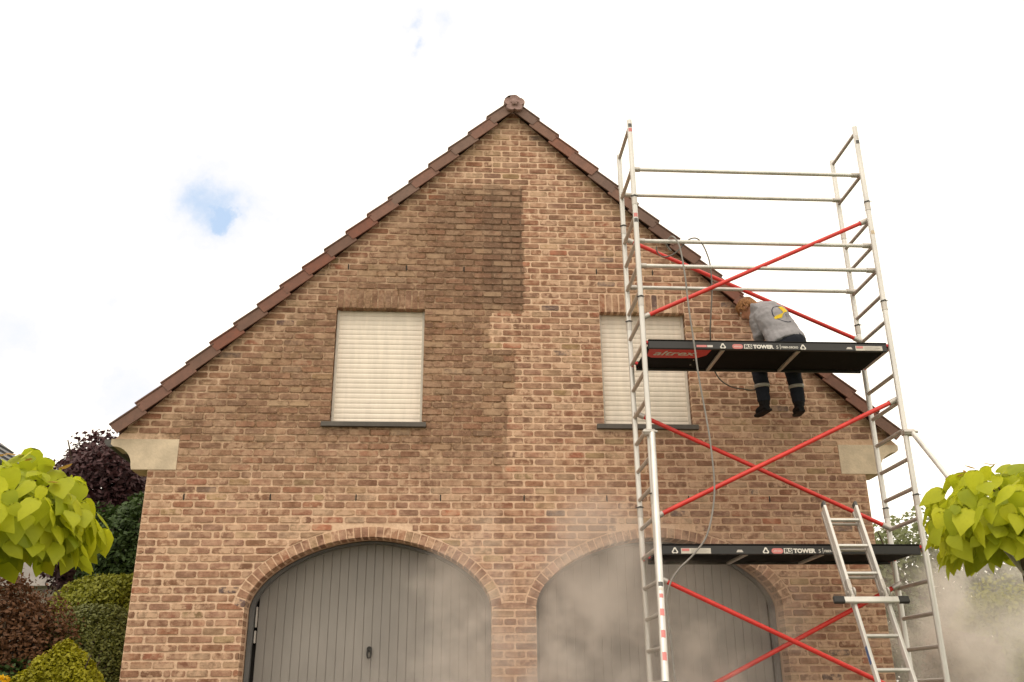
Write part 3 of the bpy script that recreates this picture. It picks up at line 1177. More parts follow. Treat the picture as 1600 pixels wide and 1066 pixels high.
def long_tube(name, p0, p1, r, mat, clamps=True):
    o = MB()
    o.tube(p0, p1, r, 12)
    t = o.build(name, mat, tower)
    if clamps:
        d = (Vector(p1) - Vector(p0)).normalized()
        for p, s in ((Vector(p0), 1), (Vector(p1), -1)):
            c = MB()
            c.tube(p - d * s * 0.045, p + d * s * 0.055, r + 0.007, 10)
            c.ball(p - d * s * 0.03, 0.024)
            c.build('brace_hook', M['alu_dull'], t)
    return t


IN = 0.035
for i, y in ((1, TY0), (3, TY0), (4, TY0), (1, TY1), (4, TY1)):
    zc = 5.725 if i == 1 else rz(i)
    yy = y + (0.06 if y == TY0 else -0.06)
    long_tube('guard_rail', (TX0 + IN, yy, zc + 0.02), (TX1 - IN, yy, zc + 0.02), 0.0205, M['alu'])
for (ia, ib, y) in ((2, 6, TY1), (6, 2, TY0), (9, 13, TY1), (13, 9, TY0), (15, 19, TY0), (19, 15, TY1)):
    yy = y + (0.055 if y == TY0 else -0.055)
    long_tube('brace', (TX0 + IN, yy, rz(ia) + 0.02), (TX1 - IN, yy, rz(ib) + 0.02), 0.0215, M['red'])

# working decks
FLAT = ((1, 0, 0), (0, 0, 1))
for di, zc in ((7, rz(7)), (14, rz(14))):
    dz = zc - 0.02
    dx0, dx1 = TX0 + 0.045, TX1 - 0.045
    o = MB()
    o.cbox(dx0, dx1, TY0 + 0.025, TY1 - 0.025, dz - 0.012, dz + 0.012, 0.003)
    deck = o.build('platform', M['deck_black'], tower)
    tag(deck, 'black deck the worker sits on' if di == 7 else 'black lower deck in front of the right garage arch')
    for ya, yb in ((TY0 - 0.005, TY0 + 0.027), (TY1 - 0.027, TY1 + 0.005)):
        o = MB()
        o.cbox(dx0, dx1, ya, yb, dz - 0.032, dz + 0.048, 0.005)
        o.build('side_beam', M['fascia'], deck)
        o = MB()
        o.cbox(dx0, dx1, ya - 0.004, yb + 0.002, dz + 0.046, dz + 0.060, 0.004)
        o.build('edge_trim', M['deck_black'], deck)
    for xx in ((1.87, 2.62) if di == 7 else (1.9, 2.6)):
        o = MB()
        o.cbox(xx - 0.018, xx + 0.018, TY0 + 0.028, TY1 - 0.028, dz - 0.036, dz - 0.011, 0.004)
        o.build('cross_member', M['alu_dull'], deck)
    for xe in (dx0, dx1):
        for ye in (TY0 + 0.03, TY1 - 0.03):
            o = MB()
            s_ = -1 if xe == dx0 else 1
            hook = [(0.0, 0.03), (0.02, 0.045), (0.045, 0.047), (0.068, 0.028), (0.070, -0.005), (0.058, -0.012), (0.052, 0.012), (0.04, 0.024), (0.02, 0.02), (0.0, -0.02)]
            poly = [(xe + s_ * a - s_ * 0.02, dz + b + 0.006) for a, b in hook]
            if s_ > 0:
                poly = poly[::-1]
            o.prism(poly, ye - 0.022, ye + 0.022)
            o.build('hook', M['print_red'], deck)
    # printing on the near beam
    yf = TY0 - 0.0075
    zt = dz - 0.018
    if di == 7:
        sx = 1.955
        marks = [(1.86, 'tri'), (sx, 'pill'), (sx + 0.115, 'rs'), (sx + 0.205, 'tower'), (2.655, 'tri'), (3.085, 'seal'), (3.28, 'plate')]
        for xa, xb, mm in ((1.60, 1.70, 'print_pink'), (1.705, 1.76, 'alu_dull')):
            o = MB()
            o.add([(xa, yf, zt + .004), (xb, yf, zt + .004), (xb, yf, zt + .026), (xa, yf, zt + .026)], [(0, 1, 2, 3)])
            o.build('maker_mark', M[mm], deck)
    else:
        marks = [(1.245, 'tri'), (1.40, 'plate'), (1.80, 'seal'), (2.07, 'tri'), (2.125, 'pill'), (2.235, 'rs'), (2.325, 'tower')]
    for px_, kind_ in marks:
        if kind_ == 'tri':
            o = MB()
            pts = []
            for k_ in range(24):
                t = 2 * math.pi * k_ / 24 + math.pi / 2
                rr = 0.026 + 0.006 * math.cos(3 * (t - math.pi / 2))
                pts.append((px_ + rr * math.cos(t), zt + 0.016 + rr * math.sin(t)))
            inn = [(px_ + (x - px_) * 0.52, zt + 0.014 + (z - zt - 0.016) * 0.52) for x, z in pts]
            vs = [(x, yf, z) for x, z in pts] + [(x, yf, z) for x, z in inn]
            o.add(vs, [(k_, (k_ + 1) % 24, (k_ + 1) % 24 + 24, k_ + 24) for k_ in range(24)])
            o.build('warning_mark', M['print_white'], deck)
        elif kind_ == 'pill':
            o = MB()
            pts = [(px_ + 0.022 + 0.025 * math.cos(t), zt + 0.016 + 0.024 * math.sin(t)) for t in np.linspace(math.pi / 2, 1.5 * math.pi, 9)]
            pts += [(px_ + 0.078 + 0.025 * math.cos(t), zt + 0.016 + 0.024 * math.sin(t)) for t in np.linspace(-math.pi / 2, math.pi / 2, 9)]
            o.add([(x, yf, z) for x, z in pts], [tuple(range(len(pts)))])
            o.build('logo_plate', M['print_pink'], deck)
            lettering('print', 'altrex', 0.026, (px_ + 0.012, yf - .002, zt + 0.008), *FLAT, M['print_white'], deck, shear=0.3, width=0.076)
        elif kind_ == 'rs':
            o = MB()
            o.add([(px_, yf, zt - .006), (px_ + 0.078, yf, zt - .006), (px_ + 0.078, yf, zt + .040), (px_, yf, zt + .040)], [(0, 1, 2, 3)])
            o.build('name_plate', M['print_white'], deck)
            lettering('print', 'RS', 0.050, (px_ + 0.006, yf - .002, zt), *FLAT, M['print_black'], deck, bold=0.0012, width=0.066)
        elif kind_ == 'tower':
            lettering('print', 'TOWER', 0.050, (px_, yf, zt), *FLAT, M['print_white'], deck, bold=0.0028, width=0.205)
            lettering('print', '5', 0.044, (px_ + 0.226, yf, zt), *FLAT, M['print_white'], deck, width=0.02)
            o = MB()
            o.box(px_ + 0.266, px_ + 0.270, yf - .001, yf, zt - .006, zt + .042)
            o.build('divider', M['print_white'], deck)
            lettering('print', 'FIBER-DECK\u00ae', 0.028, (px_ + 0.28, yf, zt + 0.005), *FLAT, M['print_white'], deck, bold=0.0008, width=0.165)
        elif kind_ == 'seal':
            o = MB()
            o.add([(px_, yf, zt + .004), (px_ + 0.065, yf, zt + .004), (px_ + 0.052, yf, zt + .026), (px_ + 0.014, yf, zt + .026)], [(0, 1, 2, 3)])
            o.build('maker_mark', M['alu_dull'], deck)
        else:
            a0, a1 = px_ - 0.10, px_ + 0.17
            o = MB()
            o.add([(a0, yf, zt - .008), (a1, yf, zt - .008), (a1, yf, zt + .040), (a0, yf, zt + .040)], [(0, 1, 2, 3)])
            o.build('data_plate', M['rail'], deck)
            o = MB()
            o.add([(a0 + .008, yf - .002, zt + .014), (a0 + .075, yf - .002, zt + .014), (a0 + .075, yf - .002, zt + .036), (a0 + .008, yf - .002, zt + .036)], [(0, 1, 2, 3)])
            o.build('logo_plate', M['print_pink'], deck)
            o = MB()
            for q in range(4):
                o.box(a0 + .09, a1 - .02 - .02 * (q % 2), yf - .0022, yf - .0012, zt + q * .011 - .003, zt + q * .011 + .001)
            o.build('small_print', M['alu_dull'], deck)
            if di == 7:
                pass
    if di == 7:
        # red sign under the deck
        o = MB()
        zu = dz - 0.0135
        sg = [(1.15, -1.155), (1.77, -1.155), (1.755, -0.97), (1.68, -0.885), (1.22, -0.885), (1.165, -0.94)]
        o.add([(x, y, zu) for x, y in sg], [tuple(range(len(sg)))])
        o.build('underside_sign', M['print_red'], deck)
        lettering('print', 'altrex', 0.165, (1.215, -0.965, zu - .002), (1, 0, 0), (0, -1, 0), M['print_white'], deck, shear=0.25, bold=0.004, width=0.43)
        for bx_, by_ in ((1.175, -1.165), (1.215, -1.165), (1.175, -0.86), (1.66, -0.84), (1.66, -.70)):
            o = MB()
            o.tube((bx_, by_, dz - .012), (bx_, by_, dz - .020), 0.008, 8)
            o.build('rivet', M['alu'], deck)

# stabilisers clamped to the near posts
for (p0, p1) in (((TX1 + 0.05, TY0 - 0.03, 2.89), (3.535, -4.00, -0.10)), ((TX0 + 0.012, TY0 - 0.06, 2.86), (0.805 - 0.065, -2.72, 0.02))):
    o = MB()
    o.tube(p0, p1, 0.0235 if p0[0] > 2 else 0.0285, 14)
    st = o.build('stabiliser', M['alu'], tower)
    o = MB()
    o.cbox(p0[0] - 0.085, p0[0] + 0.03, p0[1] - 0.02, p0[1] + 0.06, p0[2] - 0.028, p0[2] + 0.028, 0.01)
    o.tube((p0[0] - .09, p0[1] - .02, p0[2]), (p0[0] + .045, p0[1] - .02, p0[2]), 0.013, 8)
    o.build('clamp', M['alu_dull'], st)
    o = MB()
    o.tube(p1, (p1[0], p1[1], p1[2] - 0.05), 0.04, 12)
    o.build('rubber_foot', M['rubber'], st)
    if p0[0] < 2:
        d = (Vector(p1) - Vector(p0))
        L_ = d.length
        d = d.normalized()
        side = Vector((1, 0, 0))
        side = (side - d * side.dot(d)).normalized()
        nrm = side.cross(d)
        if nrm.y > 0:
            nrm = -nrm
        def on(t, a):     # point on the tube facing the camera
            return Vector(p0) + d * t + (side * math.sin(a) + nrm * math.cos(a)) * 0.0292
        tz = lambda z: (p0[2] - z) / -d.z if d.z else 0
        for zc, hh, mt_, aw in ((1.385, 0.020, 'zinc', 0.7), (1.345, 0.012, 'rail', 0.7), (1.29, 0.018, 'print_pink', 0.55),
                                (1.16, 0.030, 'print_pink', 0.6), (0.995, 0.032, 'print_pink', 0.6), (0.83, 0.034, 'print_pink', 0.6)):
            t0 = tz(zc)
            o = MB()
            ang = np.linspace(-aw, aw, 7)
            vs = [on(t0 + e, a_) for e in (-hh, hh) for a_ in ang]
            o.add(vs, [(i, i + 1, i + 8, i + 7) for i in range(6)], True)
            o.build('sticker', M[mt_], st)
        o = MB()
        c0 = Vector(p0) + d * tz(0.62)
        o.tube(c0 - d * 0.035, c0 + d * 0.035, 0.037, 12)
        o.sweep([c0 + Vector((-.02, -.02, 0)), c0 + Vector((-.055, -.035, -.005)), c0 + Vector((-.068, -.03, -.05))], 0.015, 8)
        o.build('lock_knob', M['rubber'], st)
# small printed bands near the top of the posts
for (x, y, zc, mt_) in ((TX0, TY0, 6.18, 'print_pink'), (TX0, TY0, 6.235, 'zinc'), (TX0, TY0, 5.10, 'zinc'), (TX0, TY0, 5.16, 'print_pink'), (TX1, TY0, 6.11, 'zinc'), (TX1, TY0, 6.17, 'alu_dull'), (TX1, TY0, 5.02, 'emblem_yellow')):
    o = MB()
    ang = np.linspace(-math.pi / 2 - 0.8, -math.pi / 2 + 0.8, 7)
    vs = [(x + 0.0272 * math.cos(a_), y + 0.0272 * math.sin(a_), zc + e) for e in (-.022, .022) for a_ in ang]
    o.add(vs, [(i, i + 1, i + 8, i + 7) for i in range(6)], True)
    o.build('sticker', M[mt_] if mt_ != 'emblem_yellow' else M['stone'], tower)

# ------------------------------------------------------------------ folding ladder leaning on the lower deck
lad = empty('folding_ladder', (2.76, -2.28, 0.0), 'aluminium folding ladder with black-tipped crossbar leaning on the lower deck', 'ladder')


def lp(x, z):
    """point on the ladder's centre plane at height z"""
    t = (z - 2.165) / (0.657 - 2.165)
    return Vector((x - 0.02 * t, -1.30 - 0.66 * t, z))


lax = (lp(0, 0.0) - lp(0, 1.0)).normalized()          # down along the ladder
lnx = Vector((1, 0, 0))
lny = lax.cross(lnx).normalized()
if lny.y > 0:
    lny = -lny                                         # towards the climber


def lbox(o, c, hx, hn, ha, ch=0.004):
    Mx = Matrix((( lnx.x, lny.x, -lax.x, c.x), (lnx.y, lny.y, -lax.y, c.y), (lnx.z, lny.z, -lax.z, c.z), (0, 0, 0, 1)))
    o.cbox(-hx, hx, -hn, hn, -ha, ha, ch, Mx)


HZ = 1.335
for xs_, nm in ((2.613, 'left'), (2.905, 'right')):
    a_, b_ = lp(xs_, 2.165), lp(xs_, HZ)
    o = MB()
    lbox(o, (a_ + b_) / 2, 0.0125, 0.032, (a_ - b_).length / 2, 0.005)
    rail = o.build('side_rail', M['alu'], lad)
    o = MB()
    lbox(o, (a_ + b_) / 2 - lny * 0.05 - lnx * 0.006, 0.012, 0.014, (a_ - b_).length / 2 * 0.94, 0.003)
    o.build('inner_rail', M['alu_dull'], rail)
    o = MB()
    c = a_ + lax * -0.015
    lbox(o, c, 0.015, 0.036, 0.03, 0.012)
    o.build('end_cap', M['zinc'], rail)
    a_, b_ = lp(xs_, HZ), lp(xs_, 0.03)
    o = MB()
    lbox(o, (a_ + b_) / 2, 0.0125, 0.030, (a_ - b_).length / 2, 0.005)
    rail = o.build('side_rail', M['alu'], lad)
    o = MB()
    lbox(o, lp(xs_, 0.02), 0.02, 0.04, 0.03, 0.008)
    o.build('rubber_foot', M['rubber'], rail)
    o = MB()
    c = lp(xs_, HZ + 0.03)
    for e in (-1, 1):
        o.tube(c + lnx * e * 0.014 + lny * 0.01, c + lnx * e * 0.026 + lny * 0.01, 0.046, 16)
    o.tube(c - lnx * 0.034 + lny * 0.01, c + lnx * 0.034 + lny * 0.01, 0.014, 10)
    lbox(o, c - lax * 0.07, 0.017, 0.034, 0.05, 0.006)
    lbox(o, c + lax * 0.07, 0.017, 0.034, 0.05, 0.006)
    o.build('hinge', M['alu_dull'], lad)
for zr in (2.03, 1.785, 1.535, 1.01, 0.745, 0.48, 0.22):
    o = MB()
    c = (lp(2.613, zr) + lp(2.905, zr)) / 2
    lbox(o, c, 0.135, 0.017, 0.012, 0.004)
    o.build('rung', M['alu'], lad)
    if zr > HZ:
        o = MB()
        lbox(o, c - lny * 0.05 + lax * .01, 0.13, 0.011, 0.010, 0.003)
        o.build('inner_rung', M['alu_dull'], lad)
o = MB()
c = (lp(2.613, 1.283) + lp(2.905, 1.283)) / 2 - lny * 0.0
lbox(o, c - lnx * 0.01 + lny * 0.048, 0.275, 0.013, 0.027, 0.006)
cb = o.build('crossbar', M['alu'], lad)
for e in (-1, 1):
    o = MB()
    lbox(o, c - lnx * 0.01 + lny * 0.048 + lnx * e * 0.275, 0.046, 0.018, 0.030, 0.006)
    o.build('end_grip', M['rubber'], cb)
o = MB()
lbox(o, lp(2.613 - 0.0132, 0.86), 0.0008, 0.018, 0.075, 0.0003)
o.build('sticker', plain('sticker_blue', (0.06, 0.10, 0.22), 0.5), lad)

# ------------------------------------------------------------------ hoses
def smooth_path(pts, k=6):
    pts = [Vector(p) for p in pts]
    out = []
    for i in range(len(pts) - 1):
        p0, p1, p2, p3 = pts[max(i - 1, 0)], pts[i], pts[i + 1], pts[min(i + 2, len(pts) - 1)]
        for j_ in range(k):
            t = j_ / k
            out.append(0.5 * ((2 * p1) + (p2 - p0) * t + (2 * p0 - 5 * p1 + 4 * p2 - p3) * t * t + (3 * p1 - p0 - 3 * p2 + p3) * t ** 3))
    out.append(pts[-1])
    return out


o = MB()
h1 = [(1.46, -1.05, 4.84), (1.41, -1.08, 4.905), (1.445, -1.16, 4.945), (1.47, -1.235, 4.88), (1.50, -1.265, 4.76), (1.525, -1.27, 4.464), (1.535, -1.27, 4.119), (1.559, -1.27, 3.718), (1.576, -1.27, 3.394),
      (1.612, -1.27, 3.015), (1.633, -1.27, 2.708), (1.628, -1.27, 2.292), (1.535, -1.27, 1.93), (1.40, -1.265, 1.749), (1.25, -1.26, 1.611),
      (1.16, -1.255, 1.474), (1.128, -1.25, 1.30), (1.142, -1.25, 1.02), (1.158, -1.25, 0.684), (1.19, -1.30, 0.3), (1.32, -1.5, 0.05), (1.7, -2.0, 0.03)]
o.sweep(smooth_path(h1), 0.0085, 8)
tag(o.build('pressure_hose', M['hose_pale']), 'long pale grey hose hanging down the front of the tower past the upper deck', 'hose', 'hoses on the tower')
o = MB()
h2 = [(1.30, -1.10, 4.86), (1.31, -1.09, 4.80), (1.37, -1.08, 4.755), (1.46, -1.09, 4.775), (1.54, -1.10, 4.84), (1.60, -1.125, 4.905), (1.66, -1.13, 4.945), (1.72, -1.14, 4.94), (1.767, -1.14, 4.88), (1.804, -1.14, 4.779), (1.828, -1.14, 4.643), (1.828, -1.13, 4.40),
      (1.812, -1.10, 4.20), (1.80, -1.02, 3.95), (1.85, -0.86, 3.825), (1.93, -0.62, 3.822), (1.955, -0.50, 3.80), (1.985, -0.455, 3.74), (2.048, -0.44, 3.648),
      (2.158, -0.43, 3.586), (2.291, -0.42, 3.567), (2.381, -0.37, 3.575), (2.47, -0.30, 3.63), (2.52, -0.28, 3.78), (2.50, -0.30, 4.00), (2.47, -0.33, 4.10)]
o.sweep(smooth_path(h2), 0.0072, 8)
tag(o.build('spray_hose', M['hose']), 'thin dark hose looped over the guard rail and hanging under the deck to the worker', 'hose', 'hoses on the tower')

# ------------------------------------------------------------------ the worker, seated on the back edge of the upper deck
def loft(o, secs, n=16):
    """secs: (centre, half-width vector a, half-depth vector b) rings joined into a closed body"""
    vs, fs = [], []
    for c, a, b in secs:
        c, a, b = Vector(c), Vector(a), Vector(b)
        for k in range(n):
            t = 2 * math.pi * k / n
            vs.append(c + a * math.cos(t) + b * math.sin(t))
    for i in range(len(secs) - 1):
        for k in range(n):
            k2 = (k + 1) % n
            fs.append((i * n + k, i * n + k2, (i + 1) * n + k2, (i + 1) * n + k))
    fs.append(tuple(range(n - 1, -1, -1)))
    fs.append(tuple((len(secs) - 1) * n + k for k in range(n)))
    a0 = secs[0]
    o.add(vs, fs, True)


def limb(o, pts, radii, flat=1.0):
    pts = [Vector(p) for p in pts]
    secs = []
    prev = None
    for i, p in enumerate(pts):
        t = (pts[min(i + 1, len(pts) - 1)] - pts[max(i - 1, 0)]).normalized()
        if prev is None:
            a = Vector((1, 0, 0)) if abs(t.x) < 0.8 else Vector((0, 0, 1))
            e = (a - t * a.dot(t)).normalized()
        else:
            e = (prev - t * prev.dot(t)).normalized()
        prev = e
        g_ = t.cross(e)
        secs.append((p, e * radii[i], g_ * radii[i] * flat))
    loft(o, secs, 14)


def fuse(mb_, name, mat, parent, voxel=0.012, smooth_it=8, wrinkle=0.0, wscale=0.08):
    """joins overlapping closed lofts into one continuous skin"""
    ob = mb_.build(name, mat, parent)
    md = ob.modifiers.new('remesh', 'REMESH')
    md.mode = 'VOXEL'
    md.voxel_size = voxel
    sm = ob.modifiers.new('smooth', 'SMOOTH')
    sm.iterations = smooth_it
    sm.factor = 0.5
    if wrinkle:
        tx = bpy.data.textures.new(name + '_folds', 'CLOUDS')
        tx.noise_scale = wscale
        ds = ob.modifiers.new('folds', 'DISPLACE')
        ds.texture = tx
        ds.strength = wrinkle
        ds.mid_level = 0.5
        ds.texture_coords = 'LOCAL'
    bpy.context.view_layer.update()
    dg = bpy.context.evaluated_depsgraph_get()
    me = bpy.data.meshes.new_from_object(ob.evaluated_get(dg))
    ob.modifiers.clear()
    ob.data = me
    me.polygons.foreach_set('use_smooth', [True] * len(me.polygons))
    if not me.materials:
        me.materials.append(mat)
    return ob


HIP = Vector((2.665, -0.80, 3.93))
CHEST = Vector((2.575, -0.70, 4.26))
NECK = Vector((2.475, -0.595, 4.435))
HEAD = Vector((2.385, -0.525, 4.440))
SHL, SHR = Vector((2.435, -0.665, 4.385)), Vector((2.685, -0.575, 4.405))
ELL, HAL = Vector((2.452, -0.60, 4.105)), Vector((2.50, -0.36, 4.075))
ELR, HAR = Vector((2.79, -0.45, 4.13)), Vector((2.60, -0.31, 4.08))
KNL, ANL = Vector((2.475, -0.415, 3.815)), Vector((2.492, -0.395, 3.445))
KNR, ANR = Vector((2.835, -0.415, 3.815)), Vector((2.862, -0.395, 3.440))
TOEL, TOER = Vector((2.465, -0.265, 3.370)), Vector((2.875, -0.255, 3.378))
spine = (CHEST - HIP).normalized()

person_body = MB()
limb(person_body, [HIP - spine * 0.07, HIP, HIP + spine * 0.16, CHEST, CHEST + (NECK - CHEST) * 0.6, NECK], [0.13, 0.145, 0.125, 0.14, 0.11, 0.055], 0.72)
limb(person_body, [NECK - (HEAD - NECK) * 0.4, NECK, NECK + (HEAD - NECK) * 0.6], [0.055, 0.052, 0.05])
fd = Vector((-0.62, 0.42, -0.66)).normalized()        # where the face looks: down to the left, at the wall
hu = Vector((-0.50, 0.36, 0.79))
hu = (hu - fd * hu.dot(fd)).normalized()              # crown of the head
hs = hu.cross(fd).normalized()
def HP(s, f, u):
    return HEAD + hs * s + fd * f + hu * u
secs = []
for u, w_, f0, f1 in ((-0.125, 0.03, -0.01, 0.075), (-0.10, 0.05, -0.035, 0.088), (-0.06, 0.063, -0.07, 0.090), (-0.02, 0.070, -0.088, 0.092),
                      (0.02, 0.076, -0.098, 0.094), (0.06, 0.074, -0.096, 0.090), (0.095, 0.056, -0.075, 0.066), (0.115, 0.025, -0.04, 0.03)):
    secs.append((HP(0, (f0 + f1) / 2, u), hs * w_, fd * ((f1 - f0) / 2)))
loft(person_body, secs, 16)
limb(person_body, [HP(0, 0.085, 0.01), HP(0, 0.108, -0.028), HP(0, 0.09, -0.042)], [0.009, 0.015, 0.012])       # nose
for e in (-1, 1):
    person_body.ball(HP(e * 0.076, 0.005, -0.012), (0.014, 0.02, 0.03), 8, 6)                                     # ears
limb(person_body, [SHL.lerp(CHEST, .35), SHL, ELL, HAL], [0.06, 0.058, 0.045, 0.030])
limb(person_body, [SHR.lerp(CHEST, .35), SHR, ELR, HAR], [0.06, 0.058, 0.045, 0.030])
for ha, elb, sg_ in ((HAL, ELL, 1), (HAR, ELR, -1)):
    d = (ha - elb).normalized()
    sd_ = d.cross(Vector((0, 0, 1))).normalized()
    limb(person_body, [ha - d * 0.01, ha + d * 0.05, ha + d * 0.085], [0.030, 0.040, 0.036], 0.5)
    for q, ln in ((-1.5, 0.062), (-0.5, 0.075), (0.5, 0.070), (1.5, 0.055)):
        b_ = ha + d * 0.08 + sd_ * q * 0.019
        limb(person_body, [b_, b_ + d * ln * 0.5 + Vector((0, 0, -0.012)), b_ + d * ln * 0.7 + Vector((0, 0, -0.045))], [0.0095, 0.009, 0.007])
    b_ = ha + d * 0.03 + sd_ * 0.032 * sg_
    limb(person_body, [b_, b_ + d * 0.03 + sd_ * 0.025 * sg_, b_ + d * 0.06 + sd_ * 0.022 * sg_ + Vector((0, 0, -0.02))], [0.012, 0.011, 0.008])
for kn, an, s_ in ((KNL, ANL, -1), (KNR, ANR, 1)):
    limb(person_body, [HIP + Vector((s_ * 0.05, 0.0, -0.01)), HIP + Vector((s_ * 0.10, 0.10, -0.04)), kn + Vector((0, 0, -.005)), kn.lerp(an, .35), an, an + Vector((0, 0.05, -.05))],
         [0.07, 0.075, 0.055, 0.052, 0.038, 0.03])
person = fuse(person_body, 'person', M['skin'], None, 0.0075, 5)
tag(person, 'ginger-haired worker in grey sweatshirt and dark trousers sitting bent on the upper deck', 'person')

o = MB()
bk = Vector((0.25, -0.86, 0.44)).normalized()          # outwards from the back
def torso(c, up_, w_, d_, twist=0.0, lean=0.0):
    up_ = up_.normalized()
    a = Vector((math.cos(twist), math.sin(twist), lean))
    a = (a - up_ * a.dot(up_)).normalized()
    b = up_.cross(a)
    return (c, a * w_, b * d_)
tw = 0.22
s2 = (NECK - CHEST)
loft(o, [torso(HIP + spine * 0.00, spine, 0.13, 0.09, tw), torso(HIP + spine * 0.005, spine, 0.215, 0.158, tw), torso(HIP + spine * 0.05, spine, 0.215, 0.158, tw), torso(HIP + spine * 0.11, spine, 0.205, 0.145, tw), torso(HIP + spine * 0.20, spine, 0.195, 0.145, tw),
         torso(CHEST, spine.lerp(s2.normalized(), .5), 0.195, 0.140, tw, 0.15), torso(CHEST + s2 * 0.45, s2, 0.180, 0.125, tw + .1, 0.3), torso(CHEST + s2 * 0.8, s2, 0.125, 0.095, tw + .1, .3), torso(CHEST + s2 * 1.02, s2, 0.07, 0.066, tw, .3)], 20)
limb(o, [CHEST.lerp(SHL, .5) + Vector((0, 0, .03)), SHL, SHL.lerp(ELL, .5) + Vector((-.018, 0, 0)), ELL, ELL + Vector((.0, .03, -.01)), HAL], [0.085, 0.086, 0.080, 0.070, 0.062, 0.042])
limb(o, [CHEST.lerp(SHR, .5) + Vector((0, 0, .03)), SHR, SHR.lerp(ELR, .5), ELR, HAR], [0.085, 0.080, 0.070, 0.062, 0.042])
limb(o, [CHEST + s2 * 0.5 + Vector((.05, -.05, .04)), CHEST + s2 * 0.75 + Vector((.085, -.05, .055)), CHEST + s2 * 0.72 + Vector((.135, -.06, .04))], [0.04, 0.034, 0.026])   # hood and collar
shirt = fuse(o, 'sweatshirt', M['shirt'], person, 0.0085, 4, 0.026, 0.085)

o = MB()
limb(o, [HIP + Vector((0, 0, -0.10)), HIP + Vector((0, 0, -0.05)), HIP, HIP + spine * 0.10, HIP + spine * 0.135], [0.15, 0.185, 0.195, 0.180, 0.16], 0.78)
for kn, an, s_ in ((KNL, ANL, -1), (KNR, ANR, 1)):
    limb(o, [HIP + Vector((s_ * 0.06, 0.0, -0.02)), HIP + Vector((s_ * 0.11, 0.12, -0.055)), kn + Vector((0, -.02, .005)), kn + Vector((0, .018, -.05)), kn.lerp(an, .45), kn.lerp(an, .8), an + Vector((0, 0, -.005))],
         [0.095, 0.10, 0.086, 0.084, 0.078, 0.070, 0.066])
fuse(o, 'trousers', M['trouser'], person, 0.011, 6, 0.014, 0.06)
for kn, an in ((KNL, ANL), (KNR, ANR)):
    o = MB()
    c = kn.lerp(an, 0.56)
    d = (an - kn).normalized()
    o.sweep([c - d * 0.02, c - d * 0.016, c + d * 0.016, c + d * 0.02], [0.070, 0.0815, 0.080, 0.069], 24, True)
    o.build('reflective_band', M['band'], person)
for an, toe in ((ANL, TOEL), (ANR, TOER)):
    o = MB()
    up_ = Vector((0, 0, 1))
    f_ = (toe - an)
    f_.z = 0
    f_.normalize()
    s_ = f_.cross(up_)
    heel = an - f_ * 0.045 + Vector((0, 0, -0.075))
    limb(o, [an + Vector((0, 0, 0.05)), an, an + Vector((0, 0, -0.045))], [0.060, 0.060, 0.054])
    d = (toe - heel).normalized()
    limb(o, [heel - d * .01, heel + d * 0.05, heel.lerp(toe, .55) + Vector((0, 0, .006)), heel.lerp(toe, .85), toe + d * 0.02], [0.035, 0.046, 0.05, 0.05, 0.028], 0.80)
    bt = fuse(o, 'work_boot', M['boot'], person, 0.008, 4)
    o = MB()
    nrm_ = d.cross(s_).normalized()
    if nrm_.z > 0:
        nrm_ = -nrm_
    pts = [(-.045, .028), (0.02, .040), (0.10, .042), (0.17, .048), (0.215, .036), (0.23, 0.0)]
    outl = [(a, b) for a, b in pts] + [(a, -b) for a, b in pts[::-1][1:]]
    vs = [heel + d * a + s_ * b + nrm_ * q for q in (0.028, 0.046) for a, b in outl]
    n = len(outl)
    o.add(vs, [tuple(range(n)), tuple(range(2 * n - 1, n - 1, -1))] + [(i, (i + 1) % n, (i + 1) % n + n, i + n) for i in range(n)])
    o.build('boot_sole', M['boot'], bt)

# hair: a cap of uneven locks over the skull and neck
o = MB()
secs = []
for u, w_, f0, f1 in ((-0.075, 0.052, -0.098, -0.035), (-0.05, 0.074, -0.108, -0.008), (-0.01, 0.086, -0.112, 0.020), (0.03, 0.091, -0.113, 0.060), (0.065, 0.090, -0.112, 0.104), (0.10, 0.072, -0.092, 0.094), (0.128, 0.032, -0.05, 0.04)):
    secs.append((HP(0, (f0 + f1) / 2, u), hs * w_, fd * ((f1 - f0) / 2)))
loft(o, secs, 20)
hr = random.Random(3)
for k in range(150):
    th = hr.uniform(0, 2 * math.pi)
    el = hr.uniform(-0.35, 1.2)
    s0, f0, u0 = 0.085 * math.sin(th) * math.cos(el), -0.105 * math.cos(th) * math.cos(el), 0.03 + 0.088 * math.sin(el)
    if f0 > 0.06 and u0 < 0.05:
        continue
    p = HP(s0, f0, u0)
    q = HP(s0 * 1.10 + hr.uniform(-.01, .01), f0 * 1.05 + 0.012, u0 - hr.uniform(0.035, 0.06))
    o.sweep([p, p.lerp(q, .5) + (p - HEAD).normalized() * 0.006, q], [0.009, 0.008, 0.002], 5)
hair = o.build('hair', M['hair'], person)
for e in (-1, 1):
    o = MB()
    o.ball(HP(e * 0.030, 0.086, 0.012), 0.010, 8, 6)
    o.build('eye', M['print_white'], person)

# round emblem on the back of the sweatshirt, laid on its surface
me_s = shirt.data
co = np.array([v.co[:] for v in me_s.vertices]) + np.array(WL[shirt])
ec = Vector((2.632, -0.83, 4.250))
ed = Vector((-0.30, 0.93, -0.20)).normalized()          # inwards
from mathutils.bvhtree import BVHTree
bvh = BVHTree.FromPolygons([Vector(c) for c in co], [tuple(p.vertices) for p in me_s.polygons])
ea = Vector((0.90, 0.28, -0.33))
ea = (ea - ed * ea.dot(ed)).normalized()
eb = ea.cross(ed).normalized()
if eb.z < 0:
    eb = -eb


